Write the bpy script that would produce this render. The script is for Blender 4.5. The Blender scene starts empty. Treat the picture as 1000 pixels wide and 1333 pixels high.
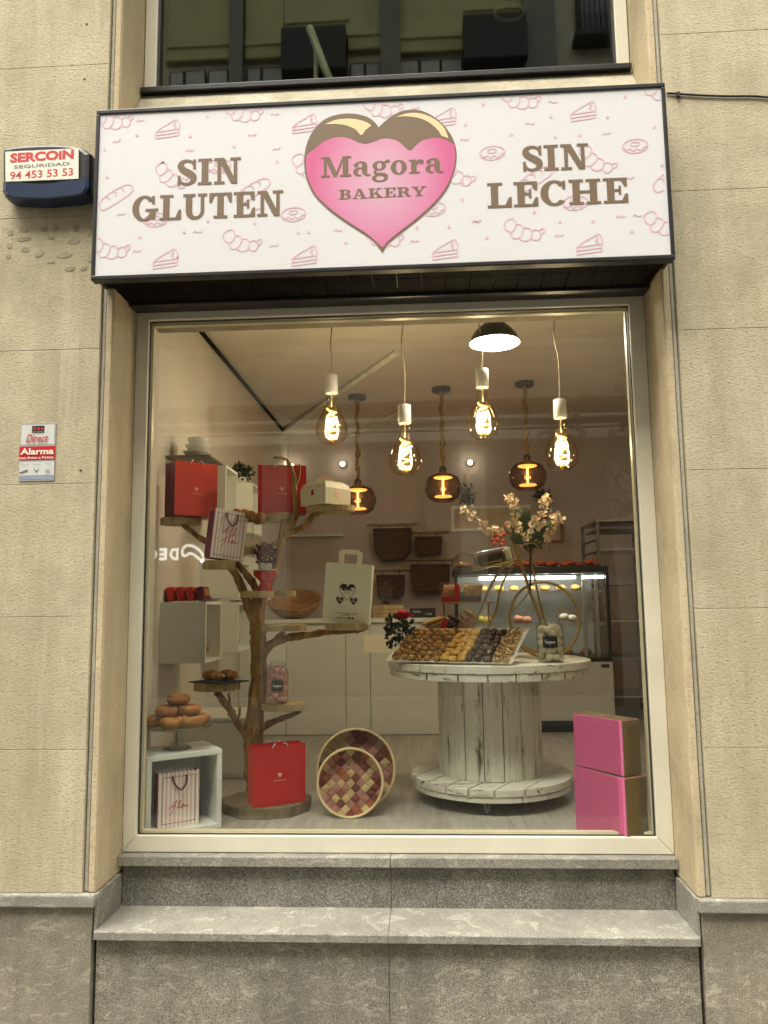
import bpy, math, random
from mathutils import Vector, Matrix, noise
from mathutils.geometry import tessellate_polygon
R = math.radians
random.seed(7)
SC = bpy.context.scene
COL = SC.collection

# ------------------------------------------------------------------ camera
EYE = 1.60                      # eye height above the pavement (z = 0)
CAM = Vector((0, -3.3, EYE))
YAW, PITCH, ROLL, F = R(3.141), R(6.895), R(-0.729), 1000.0
_f = Vector((-math.sin(YAW) * math.cos(PITCH), math.cos(YAW) * math.cos(PITCH), math.sin(PITCH)))
_r = Vector((math.cos(YAW), math.sin(YAW), 0)); _u = _r.cross(_f)
_r, _u = math.cos(ROLL) * _r + math.sin(ROLL) * _u, -math.sin(ROLL) * _r + math.cos(ROLL) * _u
cd = bpy.data.cameras.new('camera'); cam = bpy.data.objects.new('camera', cd); COL.objects.link(cam)
cam.matrix_world = Matrix(((_r.x, _u.x, -_f.x, CAM.x), (_r.y, _u.y, -_f.y, CAM.y), (_r.z, _u.z, -_f.z, CAM.z), (0, 0, 0, 1)))
cd.sensor_fit = 'HORIZONTAL'; cd.sensor_width = 36; cd.lens = 36.0; cd.clip_end = 500; cd.clip_start = 0.05
SC.camera = cam

def ray(px, py): return _f + _r * ((px - 500) / F) - _u * ((py - 666.5) / F)
def at(px, py, Y): d = ray(px, py); return CAM + d * ((Y - CAM.y) / d.y)      # point of a sight line at depth Y
def atz(px, py, Z): d = ray(px, py); return CAM + d * ((Z - CAM.z) / d.z)     # ... at height Z

# ------------------------------------------------------------------ sky, sun, exposure
W = bpy.data.worlds.new('World'); SC.world = W; W.use_nodes = True
nt = W.node_tree; bg = nt.nodes['Background']
sky = nt.nodes.new('ShaderNodeTexSky'); sky.sky_type = 'NISHITA'; sky.sun_disc = False
sky.sun_elevation = R(62); sky.sun_rotation = R(190); sky.dust_density = 4; sky.air_density = 1.5
hs = nt.nodes.new('ShaderNodeHueSaturation'); hs.inputs['Saturation'].default_value = 0.12
mx = nt.nodes.new('ShaderNodeMix'); mx.data_type = 'RGBA'; mx.blend_type = 'MULTIPLY'; mx.inputs[0].default_value = 1
mx.inputs[7].default_value = (1.0, 0.96, 0.86, 1)
nt.links.new(sky.outputs[0], hs.inputs['Color']); nt.links.new(hs.outputs[0], mx.inputs[6]); nt.links.new(mx.outputs[2], bg.inputs[0])
bg.inputs[1].default_value = 0.15
sd = bpy.data.lights.new('sun', 'SUN'); sd.energy = 1.4; sd.angle = R(40); sd.color = (1, .95, .85)
sun = bpy.data.objects.new('sun', sd); COL.objects.link(sun)
sun.rotation_euler = Vector((0.30, 0.30, -0.90)).to_track_quat('-Z', 'Y').to_euler()
SC.view_settings.view_transform = 'Standard'; SC.view_settings.look = 'None'; SC.view_settings.gamma = 1
SC.view_settings.exposure = 1.55
SC.view_settings.use_curve_mapping = False
SC.cycles.transparent_max_bounces = 32; SC.cycles.max_bounces = 10; SC.cycles.diffuse_bounces = 4
SC.cycles.glossy_bounces = 4; SC.cycles.caustics_reflective = False; SC.cycles.caustics_refractive = False
SC.cycles.use_denoising = True
SC.cycles.sample_clamp_indirect = 6

# ------------------------------------------------------------------ materials
def srgb(r, g, b):
    f = lambda c: (c / 12.92 if c <= .04045 else ((c + .055) / 1.055) ** 2.4)
    return (f(r / 255), f(g / 255), f(b / 255))
class N:
    """little node helper"""
    def __init__(s, name):
        s.m = bpy.data.materials.new(name); s.m.use_nodes = True; s.t = s.m.node_tree
        s.b = s.t.nodes['Principled BSDF']; s.o = s.t.nodes['Material Output']
        s.co = s.t.nodes.new('ShaderNodeTexCoord').outputs['Object']
    def n(s, typ, **kw):
        x = s.t.nodes.new('ShaderNode' + typ)
        for k, v in kw.items():
            if k.startswith('i_'):
                key = k[2:]; key = int(key) if key.isdigit() else key.replace('_', ' ')
                if hasattr(v, 'is_output') and not isinstance(v, (int, float, tuple)): s.t.links.new(v, x.inputs[key])
                else: x.inputs[key].default_value = v
            else: setattr(x, k, v)
        return x
    def link(s, a, b): s.t.links.new(a, b)
    def mapc(s, scale, rot=(0, 0, 0), loc=(0, 0, 0), src=None):
        x = s.n('Mapping'); s.link(src or s.co, x.inputs[0]); x.inputs['Scale'].default_value = scale
        x.inputs['Rotation'].default_value = rot; x.inputs['Location'].default_value = loc; return x.outputs[0]
    def noise(s, vec, scale, detail=4, rough=.55, dist=0):
        x = s.n('TexNoise'); s.link(vec, x.inputs['Vector']); x.inputs['Scale'].default_value = scale
        x.inputs['Detail'].default_value = detail; x.inputs['Roughness'].default_value = rough
        x.inputs['Distortion'].default_value = dist; return x.outputs['Fac']
    def ramp(s, fac, stops):
        x = s.n('ValToRGB'); s.link(fac, x.inputs[0]); e = x.color_ramp.elements
        while len(e) < len(stops): e.new(.5)
        for el, (p, c) in zip(e, stops):
            el.position = p; el.color = (*c, 1) if len(c) == 3 else c
        return x.outputs[0]
    def mix(s, fac, a, b, mode='MIX'):
        x = s.n('Mix', data_type='RGBA', blend_type=mode)
        for v, i in ((fac, 0), (a, 6), (b, 7)):
            if isinstance(v, (int, float)): x.inputs[i].default_value = v
            elif isinstance(v, tuple): x.inputs[i].default_value = (*v[:3], 1)
            else: s.link(v, x.inputs[i])
        return x.outputs[2]
    def math(s, op, a, b=0.0, c=0.0):
        x = s.n('Math', operation=op)
        for v, i in ((a, 0), (b, 1), (c, 2)):
            if isinstance(v, (int, float)): x.inputs[i].default_value = v
            else: s.link(v, x.inputs[i])
        return x.outputs[0]
    def bump(s, h, strength, dist=.01, prev=None):
        x = s.n('Bump'); s.link(h, x.inputs['Height']); x.inputs['Strength'].default_value = strength
        x.inputs['Distance'].default_value = dist
        if prev: s.link(prev, x.inputs['Normal'])
        s.link(x.outputs[0], s.b.inputs['Normal']); return x.outputs[0]
    def col(s, c):
        if isinstance(c, tuple): s.b.inputs['Base Color'].default_value = (*c[:3], 1)
        else: s.link(c, s.b.inputs['Base Color'])
    def rough(s, r):
        if isinstance(r, (int, float)): s.b.inputs['Roughness'].default_value = r
        else: s.link(r, s.b.inputs['Roughness'])

def plain(name, c, rough=.5, var=.12, scale=12, bump=0, bscale=60, metal=0, spec=.5):
    s = N(name); f = s.noise(s.co, scale, 5)
    lo = tuple(max(0, x * (1 - var * 1.6)) for x in c); hi = tuple(min(1, x * (1 + var)) for x in c)
    s.col(s.ramp(f, [(.3, lo), (.7, hi)])); s.rough(rough)
    s.b.inputs['Metallic'].default_value = metal; s.b.inputs['Specular IOR Level'].default_value = spec
    if bump: s.bump(s.noise(s.co, bscale, 4), bump, .004)
    return s.m
def emit(name, c, st):
    s = N(name); s.b.inputs['Base Color'].default_value = (*c, 1)
    s.b.inputs['Emission Color'].default_value = (*c, 1); s.b.inputs['Emission Strength'].default_value = st; return s.m
def glass(name, tint=(1, 1, 1), ior=1.5, rough=0.0, dirt=0.0, edge=None):
    s = N(name); t = s.n('BsdfTransparent'); t.inputs[0].default_value = (*tint, 1)
    g = s.n('BsdfGlossy'); g.inputs['Roughness'].default_value = rough
    lw = s.n('LayerWeight'); lw.inputs[0].default_value = .5; f0 = ((ior - 1) / (ior + 1)) ** 2      # Schlick, the same from both sides
    fr = s.math('MULTIPLY_ADD', s.math('POWER', lw.outputs['Facing'], 5.0), 1 - f0, f0)
    if edge: s.link(s.mix(s.math('POWER', lw.outputs['Facing'], 2.2), tint, edge), t.inputs[0])      # longer path through the curved wall
    mxs = s.n('MixShader'); s.link(fr, mxs.inputs[0]); s.link(t.outputs[0], mxs.inputs[1]); s.link(g.outputs[0], mxs.inputs[2])
    out = mxs.outputs[0]
    if dirt:
        d = s.n('BsdfDiffuse'); d.inputs[0].default_value = (.6, .58, .5, 1)
        f = s.noise(s.mapc((1.2, 1, .8)), 2.2, 6, .65); f2 = s.math('MULTIPLY', s.math('POWER', f, 2.0), dirt)
        m2 = s.n('MixShader'); s.link(f2, m2.inputs[0]); s.link(out, m2.inputs[1]); s.link(d.outputs[0], m2.inputs[2]); out = m2.outputs[0]
    s.link(out, s.o.inputs[0]); s.t.nodes.remove(s.b); return s.m

def stucco(name, c, streak=.6):
    s = N(name)
    oi = s.n('ObjectInfo').outputs['Random']; off = s.n('CombineXYZ'); s.link(s.math('MULTIPLY', oi, 17.0), off.inputs[0]); s.link(s.math('MULTIPLY', oi, 9.0), off.inputs[2])
    va = s.n('VectorMath', operation='ADD'); s.link(s.co, va.inputs[0]); s.link(off.outputs[0], va.inputs[1]); co2 = va.outputs[0]       # each slab its own clouding
    big = s.noise(s.co, 1.7, 8, .70); st = s.noise(s.mapc((5.5, 5.5, .7)), 1.0, 5, .68); drip = s.noise(s.mapc((16, 16, .9), loc=(2, 0, 1)), 1.0, 4, .6)
    mid = s.noise(s.mapc((.8, 1, 1.35)), 105, 4, .66); fine = s.noise(s.mapc((.8, 1, 1.2)), 300, 2, .6)
    a = s.ramp(big, [(.30, tuple(x * y for x, y in zip(c, (.66, .66, .64)))), (.5, c), (.70, tuple(min(1, x * y) for x, y in zip(c, (1.2, 1.21, 1.25))))])
    b = s.mix(s.math('MULTIPLY', s.ramp(st, [(.44, (0, 0, 0)), (.64, (1, 1, 1))]), streak), a, tuple(x * y for x, y in zip(c, (.74, .72, .66))))
    b = s.mix(s.math('MULTIPLY', s.ramp(drip, [(.56, (0, 0, 0)), (.70, (1, 1, 1))]), .35), b, tuple(min(1, x * y) for x, y in zip(c, (1.22, 1.24, 1.32))))
    d = s.mix(s.math('MULTIPLY', s.ramp(mid, [(.32, (1, 1, 1)), (.47, (0, 0, 0))]), s.math('MULTIPLY', big, 1.05)), b, tuple(x * .44 for x in c))
    pits = s.noise(co2, 15, 6, .78)
    d2 = s.mix(s.math('MULTIPLY', s.ramp(pits, [(.60, (0, 0, 0)), (.70, (1, 1, 1))]), .30), d, tuple(min(1, x * 1.3) for x in c))
    d3 = s.mix(s.math('MULTIPLY', s.ramp(pits, [(.30, (1, 1, 1)), (.37, (0, 0, 0))]), .45), d2, tuple(x * y for x, y in zip(c, (.5, .48, .44))))
    hv = s.n('HueSaturation'); s.link(d3, hv.inputs['Color']); s.link(s.math('MULTIPLY_ADD', oi, .05, .975), hv.inputs['Value'])
    s.col(hv.outputs[0]); s.rough(.92); s.b.inputs['Specular IOR Level'].default_value = .15
    h = s.math('ADD', s.math('MULTIPLY', s.ramp(mid, [(.3, (0, 0, 0)), (.55, (1, 1, 1))]), s.math('MULTIPLY_ADD', big, 1.6, -.2)), s.math('MULTIPLY', fine, .45))
    s.bump(h, .5, .0038); return s.m
def granite(name, dark, light, veins=True, scale=1.0, grime=.5):
    s = N(name)
    sp = s.noise(s.co, 300 * scale, 3, .75); cl = s.noise(s.co, 80, 5, .75); bl = s.noise(s.co, 11, 6, .72, .6); big = s.noise(s.co, 2.6, 6, .65)
    a = s.ramp(sp, [(.36, tuple(x * .34 for x in dark)), (.49, dark), (.64, tuple(min(1, x * 1.25) for x in light))])
    a = s.mix(s.ramp(cl, [(.42, (.35, .35, .35)), (.6, (0, 0, 0))]), a, tuple(x * .62 for x in dark))
    b = s.mix(s.ramp(bl, [(.48, (0, 0, 0)), (.72, (.42, .42, .42))]), a, tuple(x * .95 for x in light))
    if veins:
        v = s.noise(s.mapc((1, 1, 2.6), rot=(R(10), R(38), R(20))), 10, 7, .72, .9)
        b = s.mix(s.ramp(v, [(.565, (0, 0, 0)), (.61, (.55, .55, .55)), (.66, (0, 0, 0))]), b, tuple(min(1, x * 1.4) for x in light))
    b = s.mix(s.math('MULTIPLY', s.ramp(big, [(.38, (1, 1, 1)), (.6, (0, 0, 0))]), grime), b, tuple(x * .42 for x in dark))
    stv = s.noise(s.mapc((9, 9, 1.1)), 1.0, 5, .65)
    b = s.mix(s.math('MULTIPLY', s.ramp(stv, [(.36, (1, 1, 1)), (.52, (0, 0, 0))]), grime * .75), b, tuple(x * .5 for x in dark))
    s.col(b); s.rough(.82); s.b.inputs['Specular IOR Level'].default_value = .25
    s.bump(s.math('ADD', sp, cl), .5, .003); return s.m
def wood(name, c1, c2, c3, along=(1, 1, .08), scale=26, rough=.65, bump=.35):
    s = N(name); v = s.mapc(along)
    g = s.noise(v, scale, 6, .6, .8); k = s.noise(s.co, 7, 4)
    a = s.ramp(g, [(.28, c1), (.5, c2), (.72, c3)])
    s.col(s.mix(s.math('MULTIPLY', k, .45), a, c1)); s.rough(rough); s.bump(g, bump, .003); return s.m
def whitewash(name, along, seed=0):
    s = N(name); g = s.noise(s.mapc(along, loc=(seed, seed, 0)), 30, 7, .68, .6); k = s.noise(s.co, 5 + seed, 5, .7)
    lim = s.math('ADD', s.math('MULTIPLY', g, .8), s.math('MULTIPLY', k, .35))
    s.col(s.ramp(lim, [(.415, (.07, .05, .03)), (.455, (.30, .25, .17)), (.49, (.62, .60, .49)), (.56, (.78, .77, .67)), (.68, (.70, .68, .57)), (.75, (.80, .79, .70))]))
    s.rough(.75); s.bump(g, .5, .003); return s.m

M = {}
WALL = (.565, .495, .345)
M['stucco'] = stucco('render_wall', WALL)
M['stucco_dirty'] = stucco('render_wall_weathered', (.47, .43, .33), .8)
M['jamb'] = stucco('jamb_render', (.62, .515, .335), .5)
M['fillet'] = stucco('fillet_render', (.52, .49, .41), .8)
M['granite'] = granite('granite_rough', (.20, .192, .165), (.50, .485, .43), veins=False, scale=.9, grime=.35)
M['slab'] = granite('stone_slab', (.31, .297, .25), (.50, .485, .415), veins=True, grime=.35)
M['base_stone'] = granite('base_stone', (.28, .26, .21), (.50, .47, .38), veins=True, scale=.8, grime=.45)
M['cap_stone'] = granite('cap_stone', (.34, .325, .27), (.58, .56, .48), veins=True, grime=.4)
M['plinth'] = granite('plinth_stone', (.31, .285, .22), (.54, .495, .38), veins=True, scale=.9, grime=.55)
M['pvc'] = plain('frame_white', (.78, .735, .60), .35, .05, 3, .05, 40)
M['bead'] = plain('glazing_bead', (.75, .68, .48), .35, .05, 3)
M['gasket'] = plain('gasket', (.03, .028, .022), .6)
M['black_metal'] = plain('black_metal', (.017, .016, .015), .38, .3, 9, .1, 50)
M['soffit'] = plain('soffit_board', (.006, .005, .004), .7, .4, 6, .1, 40, spec=.06)
M['sign_white'] = plain('sign_vinyl', (.77, .76, .775), .38, .012, 2)
M['print_pink'] = plain('print_pink_line', srgb(230, 186, 203), .45, .03)
M['print_brown'] = plain('print_brown', srgb(122, 100, 78), .45, .03)
M['print_cream'] = plain('print_cream', srgb(240, 216, 168), .45, .03)
M['pane'] = glass('shop_pane', (.97, .98, .96), 1.57, 0, .008)
M['pane_up'] = glass('upper_pane', (.88, .90, .86), 1.85)
M['clear'] = glass('clear_glass', (.95, .96, .94), 1.7, edge=(.50, .54, .50))
M['film'] = glass('clear_film', (.97, .97, .95), 1.5, .12)
M['bulb'] = glass('amber_bulb_glass', (.98, .92, .74), 1.65, edge=(.55, .34, .10))
M['smoke'] = glass('smoked_glass', (.74, .60, .50), 1.7, edge=(.22, .15, .11))
M['case_glass'] = glass('case_glass', (.95, .96, .95), 1.5)
M['filament'] = emit('filament', (1, .52, .11), 2.3)
M['led_amber'] = emit('amber_led', (1, .42, .10), 4)
M['lamp_disc'] = emit('lit_disc', (1, .40, .09), 1.3)
M['lamp_white'] = emit('lamp_white', (1, .97, .90), 2.0)
M['led'] = emit('led_tube', (.92, .98, 1), 3)
M['spot'] = emit('spot_led', (1, .86, .6), 4)
M['int_wall'] = plain('interior_plaster', (.66, .63, .55), .8, .05, 2)
M['int_back'] = plain('mauve_plaster', (.56, .505, .475), .8, .05, 2)
M['ceil'] = plain('ceiling_board', (.70, .67, .60), .8, .04, 2)
M['lacquer'] = plain('white_lacquer', (.74, .74, .68), .32, .04, 2)
M['cube_white'] = plain('white_laminate', (.82, .84, .78), .4, .03, 2)
s = N('vinyl_floor'); g = s.noise(s.mapc((2.2, .22, 1), rot=(0, 0, R(35))), 9, 7, .62, .5)
s.col(s.ramp(g, [(.3, (.27, .25, .205)), (.5, (.38, .36, .30)), (.72, (.49, .465, .395))])); s.rough(.45); s.bump(g, .1, .002); M['floor'] = s.m
s = N('driftwood'); g = s.noise(s.mapc((1, 1, .14)), 30, 7, .68, .9); k = s.noise(s.co, 9, 5, .7); cr = s.noise(s.mapc((1, 1, .10), loc=(4, 2, 0)), 48, 4, .6, .5)
cc_ = s.ramp(g, [(.30, (.13, .062, .017)), (.5, (.40, .225, .065)), (.70, (.62, .41, .155))]); cc_ = s.mix(s.ramp(k, [(.34, (.7, .7, .7)), (.56, (0, 0, 0))]), cc_, (.17, .088, .03)); cc_ = s.mix(s.ramp(cr, [(.345, (.85, .85, .85)), (.39, (0, 0, 0))]), cc_, (.045, .022, .008))
s.col(cc_); s.rough(.72); s.bump(s.math('ADD', g, s.math('MULTIPLY', cr, 1.3)), .75, .006); M['tree'] = s.m
M['slice'] = wood('log_slice', (.26, .17, .07), (.55, .41, .20), (.68, .54, .30), (1, 1, .5), 14)
M['slice_dark'] = wood('log_slice_base', (.11, .085, .045), (.24, .19, .11), (.33, .28, .18), (1, 1, .6), 14)
M['bowlwood'] = wood('bowl_wood', (.16, .075, .025), (.33, .17, .06), (.45, .26, .10), (.3, 1, 1), 10, .45, .1)
M['stave'] = whitewash('whitewashed_stave', (1, 1, .07)); M['plank'] = whitewash('whitewashed_plank', (.07, 1, 1), 3); M['rim'] = whitewash('whitewashed_rim', (.3, .3, 1), 1.3)
M['red'] = plain('red_card', srgb(226, 66, 44), .33, .04, 3)
M['red_deep'] = plain('crimson_card', srgb(204, 38, 36), .4, .05, 3)
M['maroon'] = plain('maroon_card', srgb(96, 12, 46), .4, .06, 3)
M['gold_print'] = plain('gold_print', srgb(240, 190, 150), .4, .03)
M['cream_card'] = plain('cream_paper', srgb(246, 239, 214), .75, .03, 5, .1, 30)
M['ink'] = plain('black_ink', (.02, .018, .015), .6, .05)
M['white_cord'] = plain('white_cord', (.8, .74, .66), .6)
M['pink_box'] = plain('pink_card', srgb(200, 90, 136), .38, .03, 3)
M['pink_edge'] = plain('pink_card_edge', srgb(214, 112, 156), .38, .03, 3)
M['kraft'] = plain('kraft_card', srgb(104, 87, 50), .6, .05, 3)
M['plum'] = plain('plum_ink', srgb(120, 42, 62), .5, .05)
M['red_ink'] = plain('red_ink', srgb(196, 60, 60), .5, .05)
def stripes(name, axis, period, c1, c2, duty=.5):
    s = N(name); sep = s.n('SeparateXYZ'); s.link(s.co, sep.inputs[0])
    f = s.math('FRACT', s.math('DIVIDE', s.math('ADD', sep.outputs[axis], 10.0), period)); k = s.math('GREATER_THAN', f, duty)
    s.col(s.mix(k, c1, c2)); s.rough(.5); return s.m
M['stripe'] = stripes('striped_paper', 0, .0187, srgb(252, 246, 234), srgb(242, 202, 200))
M['stripe_dark'] = stripes('striped_paper_side', 1, .022, srgb(150, 82, 120), srgb(104, 34, 70))
M['stripe_box'] = stripes('ribbed_carton', 0, .008, srgb(240, 232, 205), srgb(214, 206, 176))
M['carton'] = plain('pale_pink_carton', srgb(244, 214, 196), .5, .03)
M['donut'] = plain('fried_dough', (.33, .125, .022), .5, .35, 26, .35, 60)
M['sugar'] = plain('sugared_dough', (.42, .19, .045), .6, .35, 34, .5, 90)
M['croissant'] = plain('croissant_crust', (.46, .20, .045), .42, .5, 30, .5, 70)
M['crumb'] = plain('cream_filling', (.80, .72, .55), .6)
M['slate'] = plain('slate', (.028, .026, .024), .55, .3, 20, .4, 60)
M['meringue_pink'] = plain('pink_meringue', srgb(238, 176, 172), .6, .06, 30)
M['meringue'] = plain('white_meringue', srgb(238, 230, 205), .6, .05, 30)
M['chalk'] = plain('chalkboard_label', (.014, .013, .012), .6)
M['chalk_white'] = plain('chalk_white', (.85, .85, .82), .7)
M['red_glaze'] = plain('red_glaze', srgb(190, 20, 24), .15, .04, 4)
M['white_glaze'] = plain('white_ceramic', (.78, .77, .72), .2, .03, 4)
M['leaf'] = plain('leaf_green', (.05, .085, .022), .5, .35, 20)
M['leaf_dark'] = plain('leaf_dark_green', (.028, .05, .018), .5, .35, 20)
M['purple_fl'] = plain('purple_flower', srgb(132, 70, 100), .6, .3, 40)
M['rose'] = plain('red_petals', srgb(190, 34, 30), .55, .25, 40)
M['blossom'] = plain('cream_blossom', srgb(245, 226, 196), .6, .08, 40)
M['bud'] = plain('coral_bud', srgb(236, 130, 96), .6, .1, 40)
M['orange_fl'] = plain('orange_berries', srgb(236, 118, 62), .5, .15, 40)
M['gold'] = plain('gold_metal', (.50, .34, .11), .32, .12, 8, metal=.9)
M['wicker'] = N('dark_wicker'); s = M['wicker']
wv = s.n('TexWave', wave_type='BANDS', bands_direction='Z'); s.link(s.co, wv.inputs[0]); wv.inputs['Scale'].default_value = 22; wv.inputs['Distortion'].default_value = 2.5; wv.inputs['Detail Scale'].default_value = 9
s.col(s.mix(wv.outputs['Fac'], (.05, .022, .009), (.17, .09, .04))); s.rough(.7); s.bump(wv.outputs['Fac'], .8, .01); M['wicker'] = s.m
M['steel'] = plain('brushed_steel', (.55, .55, .53), .3, .08, 8, metal=.9)
M['dark_steel'] = plain('dark_steel', (.22, .21, .19), .42, .2, 8, metal=.6)
M['rope'] = plain('hemp_rope', (.28, .18, .075), .85, .3, 90, .6, 160)
M['cordm'] = plain('fabric_cord', (.42, .33, .18), .8, .2, 40)
M['socket'] = plain('socket_white', (.74, .73, .66), .4, .03)
M['bronze'] = plain('bronze_cap', (.06, .045, .03), .5, .2)
M['case_base'] = plain('case_base_panel', (.50, .50, .46), .4, .05, 2)
M['navy'] = plain('navy_plastic', (.012, .028, .075), .32, .2, 9)
M['black_plastic'] = plain('black_plastic', (.018, .019, .02), .4, .25, 9, .1, 60)
M['plate_white'] = plain('plate_white', srgb(240, 236, 220), .4, .03, 6)
M['ser_red'] = plain('lettering_red', srgb(205, 50, 60), .5, .05)
M['grey_ink'] = plain('lettering_grey', srgb(120, 118, 116), .5, .05)
M['sticker'] = plain('sticker_grey', srgb(214, 216, 212), .35, .03, 8)
M['sticker_edge'] = plain('sticker_margin', srgb(170, 172, 172), .35, .05, 8)
M['sticker_blue'] = plain('sticker_blue', srgb(150, 160, 185), .4, .05, 8)
M['sticker_red'] = plain('sticker_red', srgb(196, 44, 46), .4, .04, 8)
M['glue'] = plain('old_glue', (.36, .31, .21), .85, .15, 30, .5, 90)
M['cable'] = plain('black_cable', (.012, .012, .012), .5)
M['asphalt'] = plain('asphalt', (.05, .05, .05), .9, .2, 60, .5, 200)
M['paving'] = plain('paving', (.24, .23, .20), .85, .15, 8, .3, 90)
M['kerb'] = plain('kerb_stone', (.32, .31, .28), .8, .12, 12, .3, 90)
M['opp_stone'] = plain('opposite_stone', (.62, .59, .50), .85, .1, 3)
M['opp_light'] = plain('opposite_trim', (.82, .80, .72), .7, .05, 3)
M['olive'] = plain('olive_panel', (.46, .44, .22), .6, .08, 3)
M['opp_grey'] = plain('opposite_grey', (.20, .20, .185), .7, .1, 3)
M['opp_dark'] = plain('opposite_dark', (.015, .015, .014), .5)
M['opp_glass'] = plain('opposite_window_glass', (.10, .12, .14), .08, .1, 2, spec=.9)
M['opp_pane'] = plain('opposite_sky_pane', (.42, .44, .43), .25, .15, 2)  # pale grey colour stands in for sky reflected in the glass
M['iron'] = plain('iron_rail', (.015, .015, .015), .5)
M['shop_white'] = emit('lit_letters', (1, 1, .96), 2.2)
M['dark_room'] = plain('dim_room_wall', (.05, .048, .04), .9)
M['pipe_white'] = plain('pipe_white', (.72, .68, .56), .5)
M['yellow'] = plain('yellow_icing', srgb(225, 205, 60), .5, .1, 30)
M['salmon'] = plain('pink_pastry', srgb(228, 160, 130), .55, .15, 30)
M['red_pastry'] = plain('glazed_red_pastry', srgb(190, 88, 48), .4, .4, 60)
M['almond'] = plain('almond_cookie', (.50, .27, .075), .55, .5, 70, .6, 120)
M['golden'] = plain('golden_cookie', (.66, .40, .09), .5, .3, 60, .4, 100)
M['choc'] = plain('dark_chocolate', (.055, .020, .009), .38, .3, 60, .4, 90)
M['drizzle'] = plain('drizzled_cookie', (.60, .40, .16), .5, .3, 60, .3, 100)
M['card_board'] = plain('board_pale', (.62, .55, .40), .6, .1, 9)
M['bark'] = plain('bark', (.10, .08, .055), .9, .3, 20, .6, 40)
M['basketA'] = plain('splint_natural', srgb(205, 180, 128), .6, .12, 12)
M['basketB'] = plain('splint_rose', srgb(176, 124, 112), .6, .12, 12)
M['basketC'] = plain('splint_brown', srgb(122, 62, 48), .6, .12, 12)
M['basketD'] = plain('splint_rust', srgb(160, 92, 60), .6, .12, 12)
M['basket_dark'] = plain('splint_shadow_brown', srgb(84, 52, 36), .7, .2, 20)
M['basket_rim'] = plain('splint_rim', srgb(226, 208, 160), .55, .06, 12)
s = N('logo_pink'); gr = s.n('TexGradient', gradient_type='SPHERICAL'); s.link(s.mapc((3.6, 3.6, 3.0)), gr.inputs[0])
s.col(s.ramp(gr.outputs['Fac'], [(0, srgb(214, 100, 150)), (.35, srgb(220, 142, 178)), (1, srgb(220, 182, 200))])); s.rough(.42); M['logo_pink'] = s.m

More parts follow.
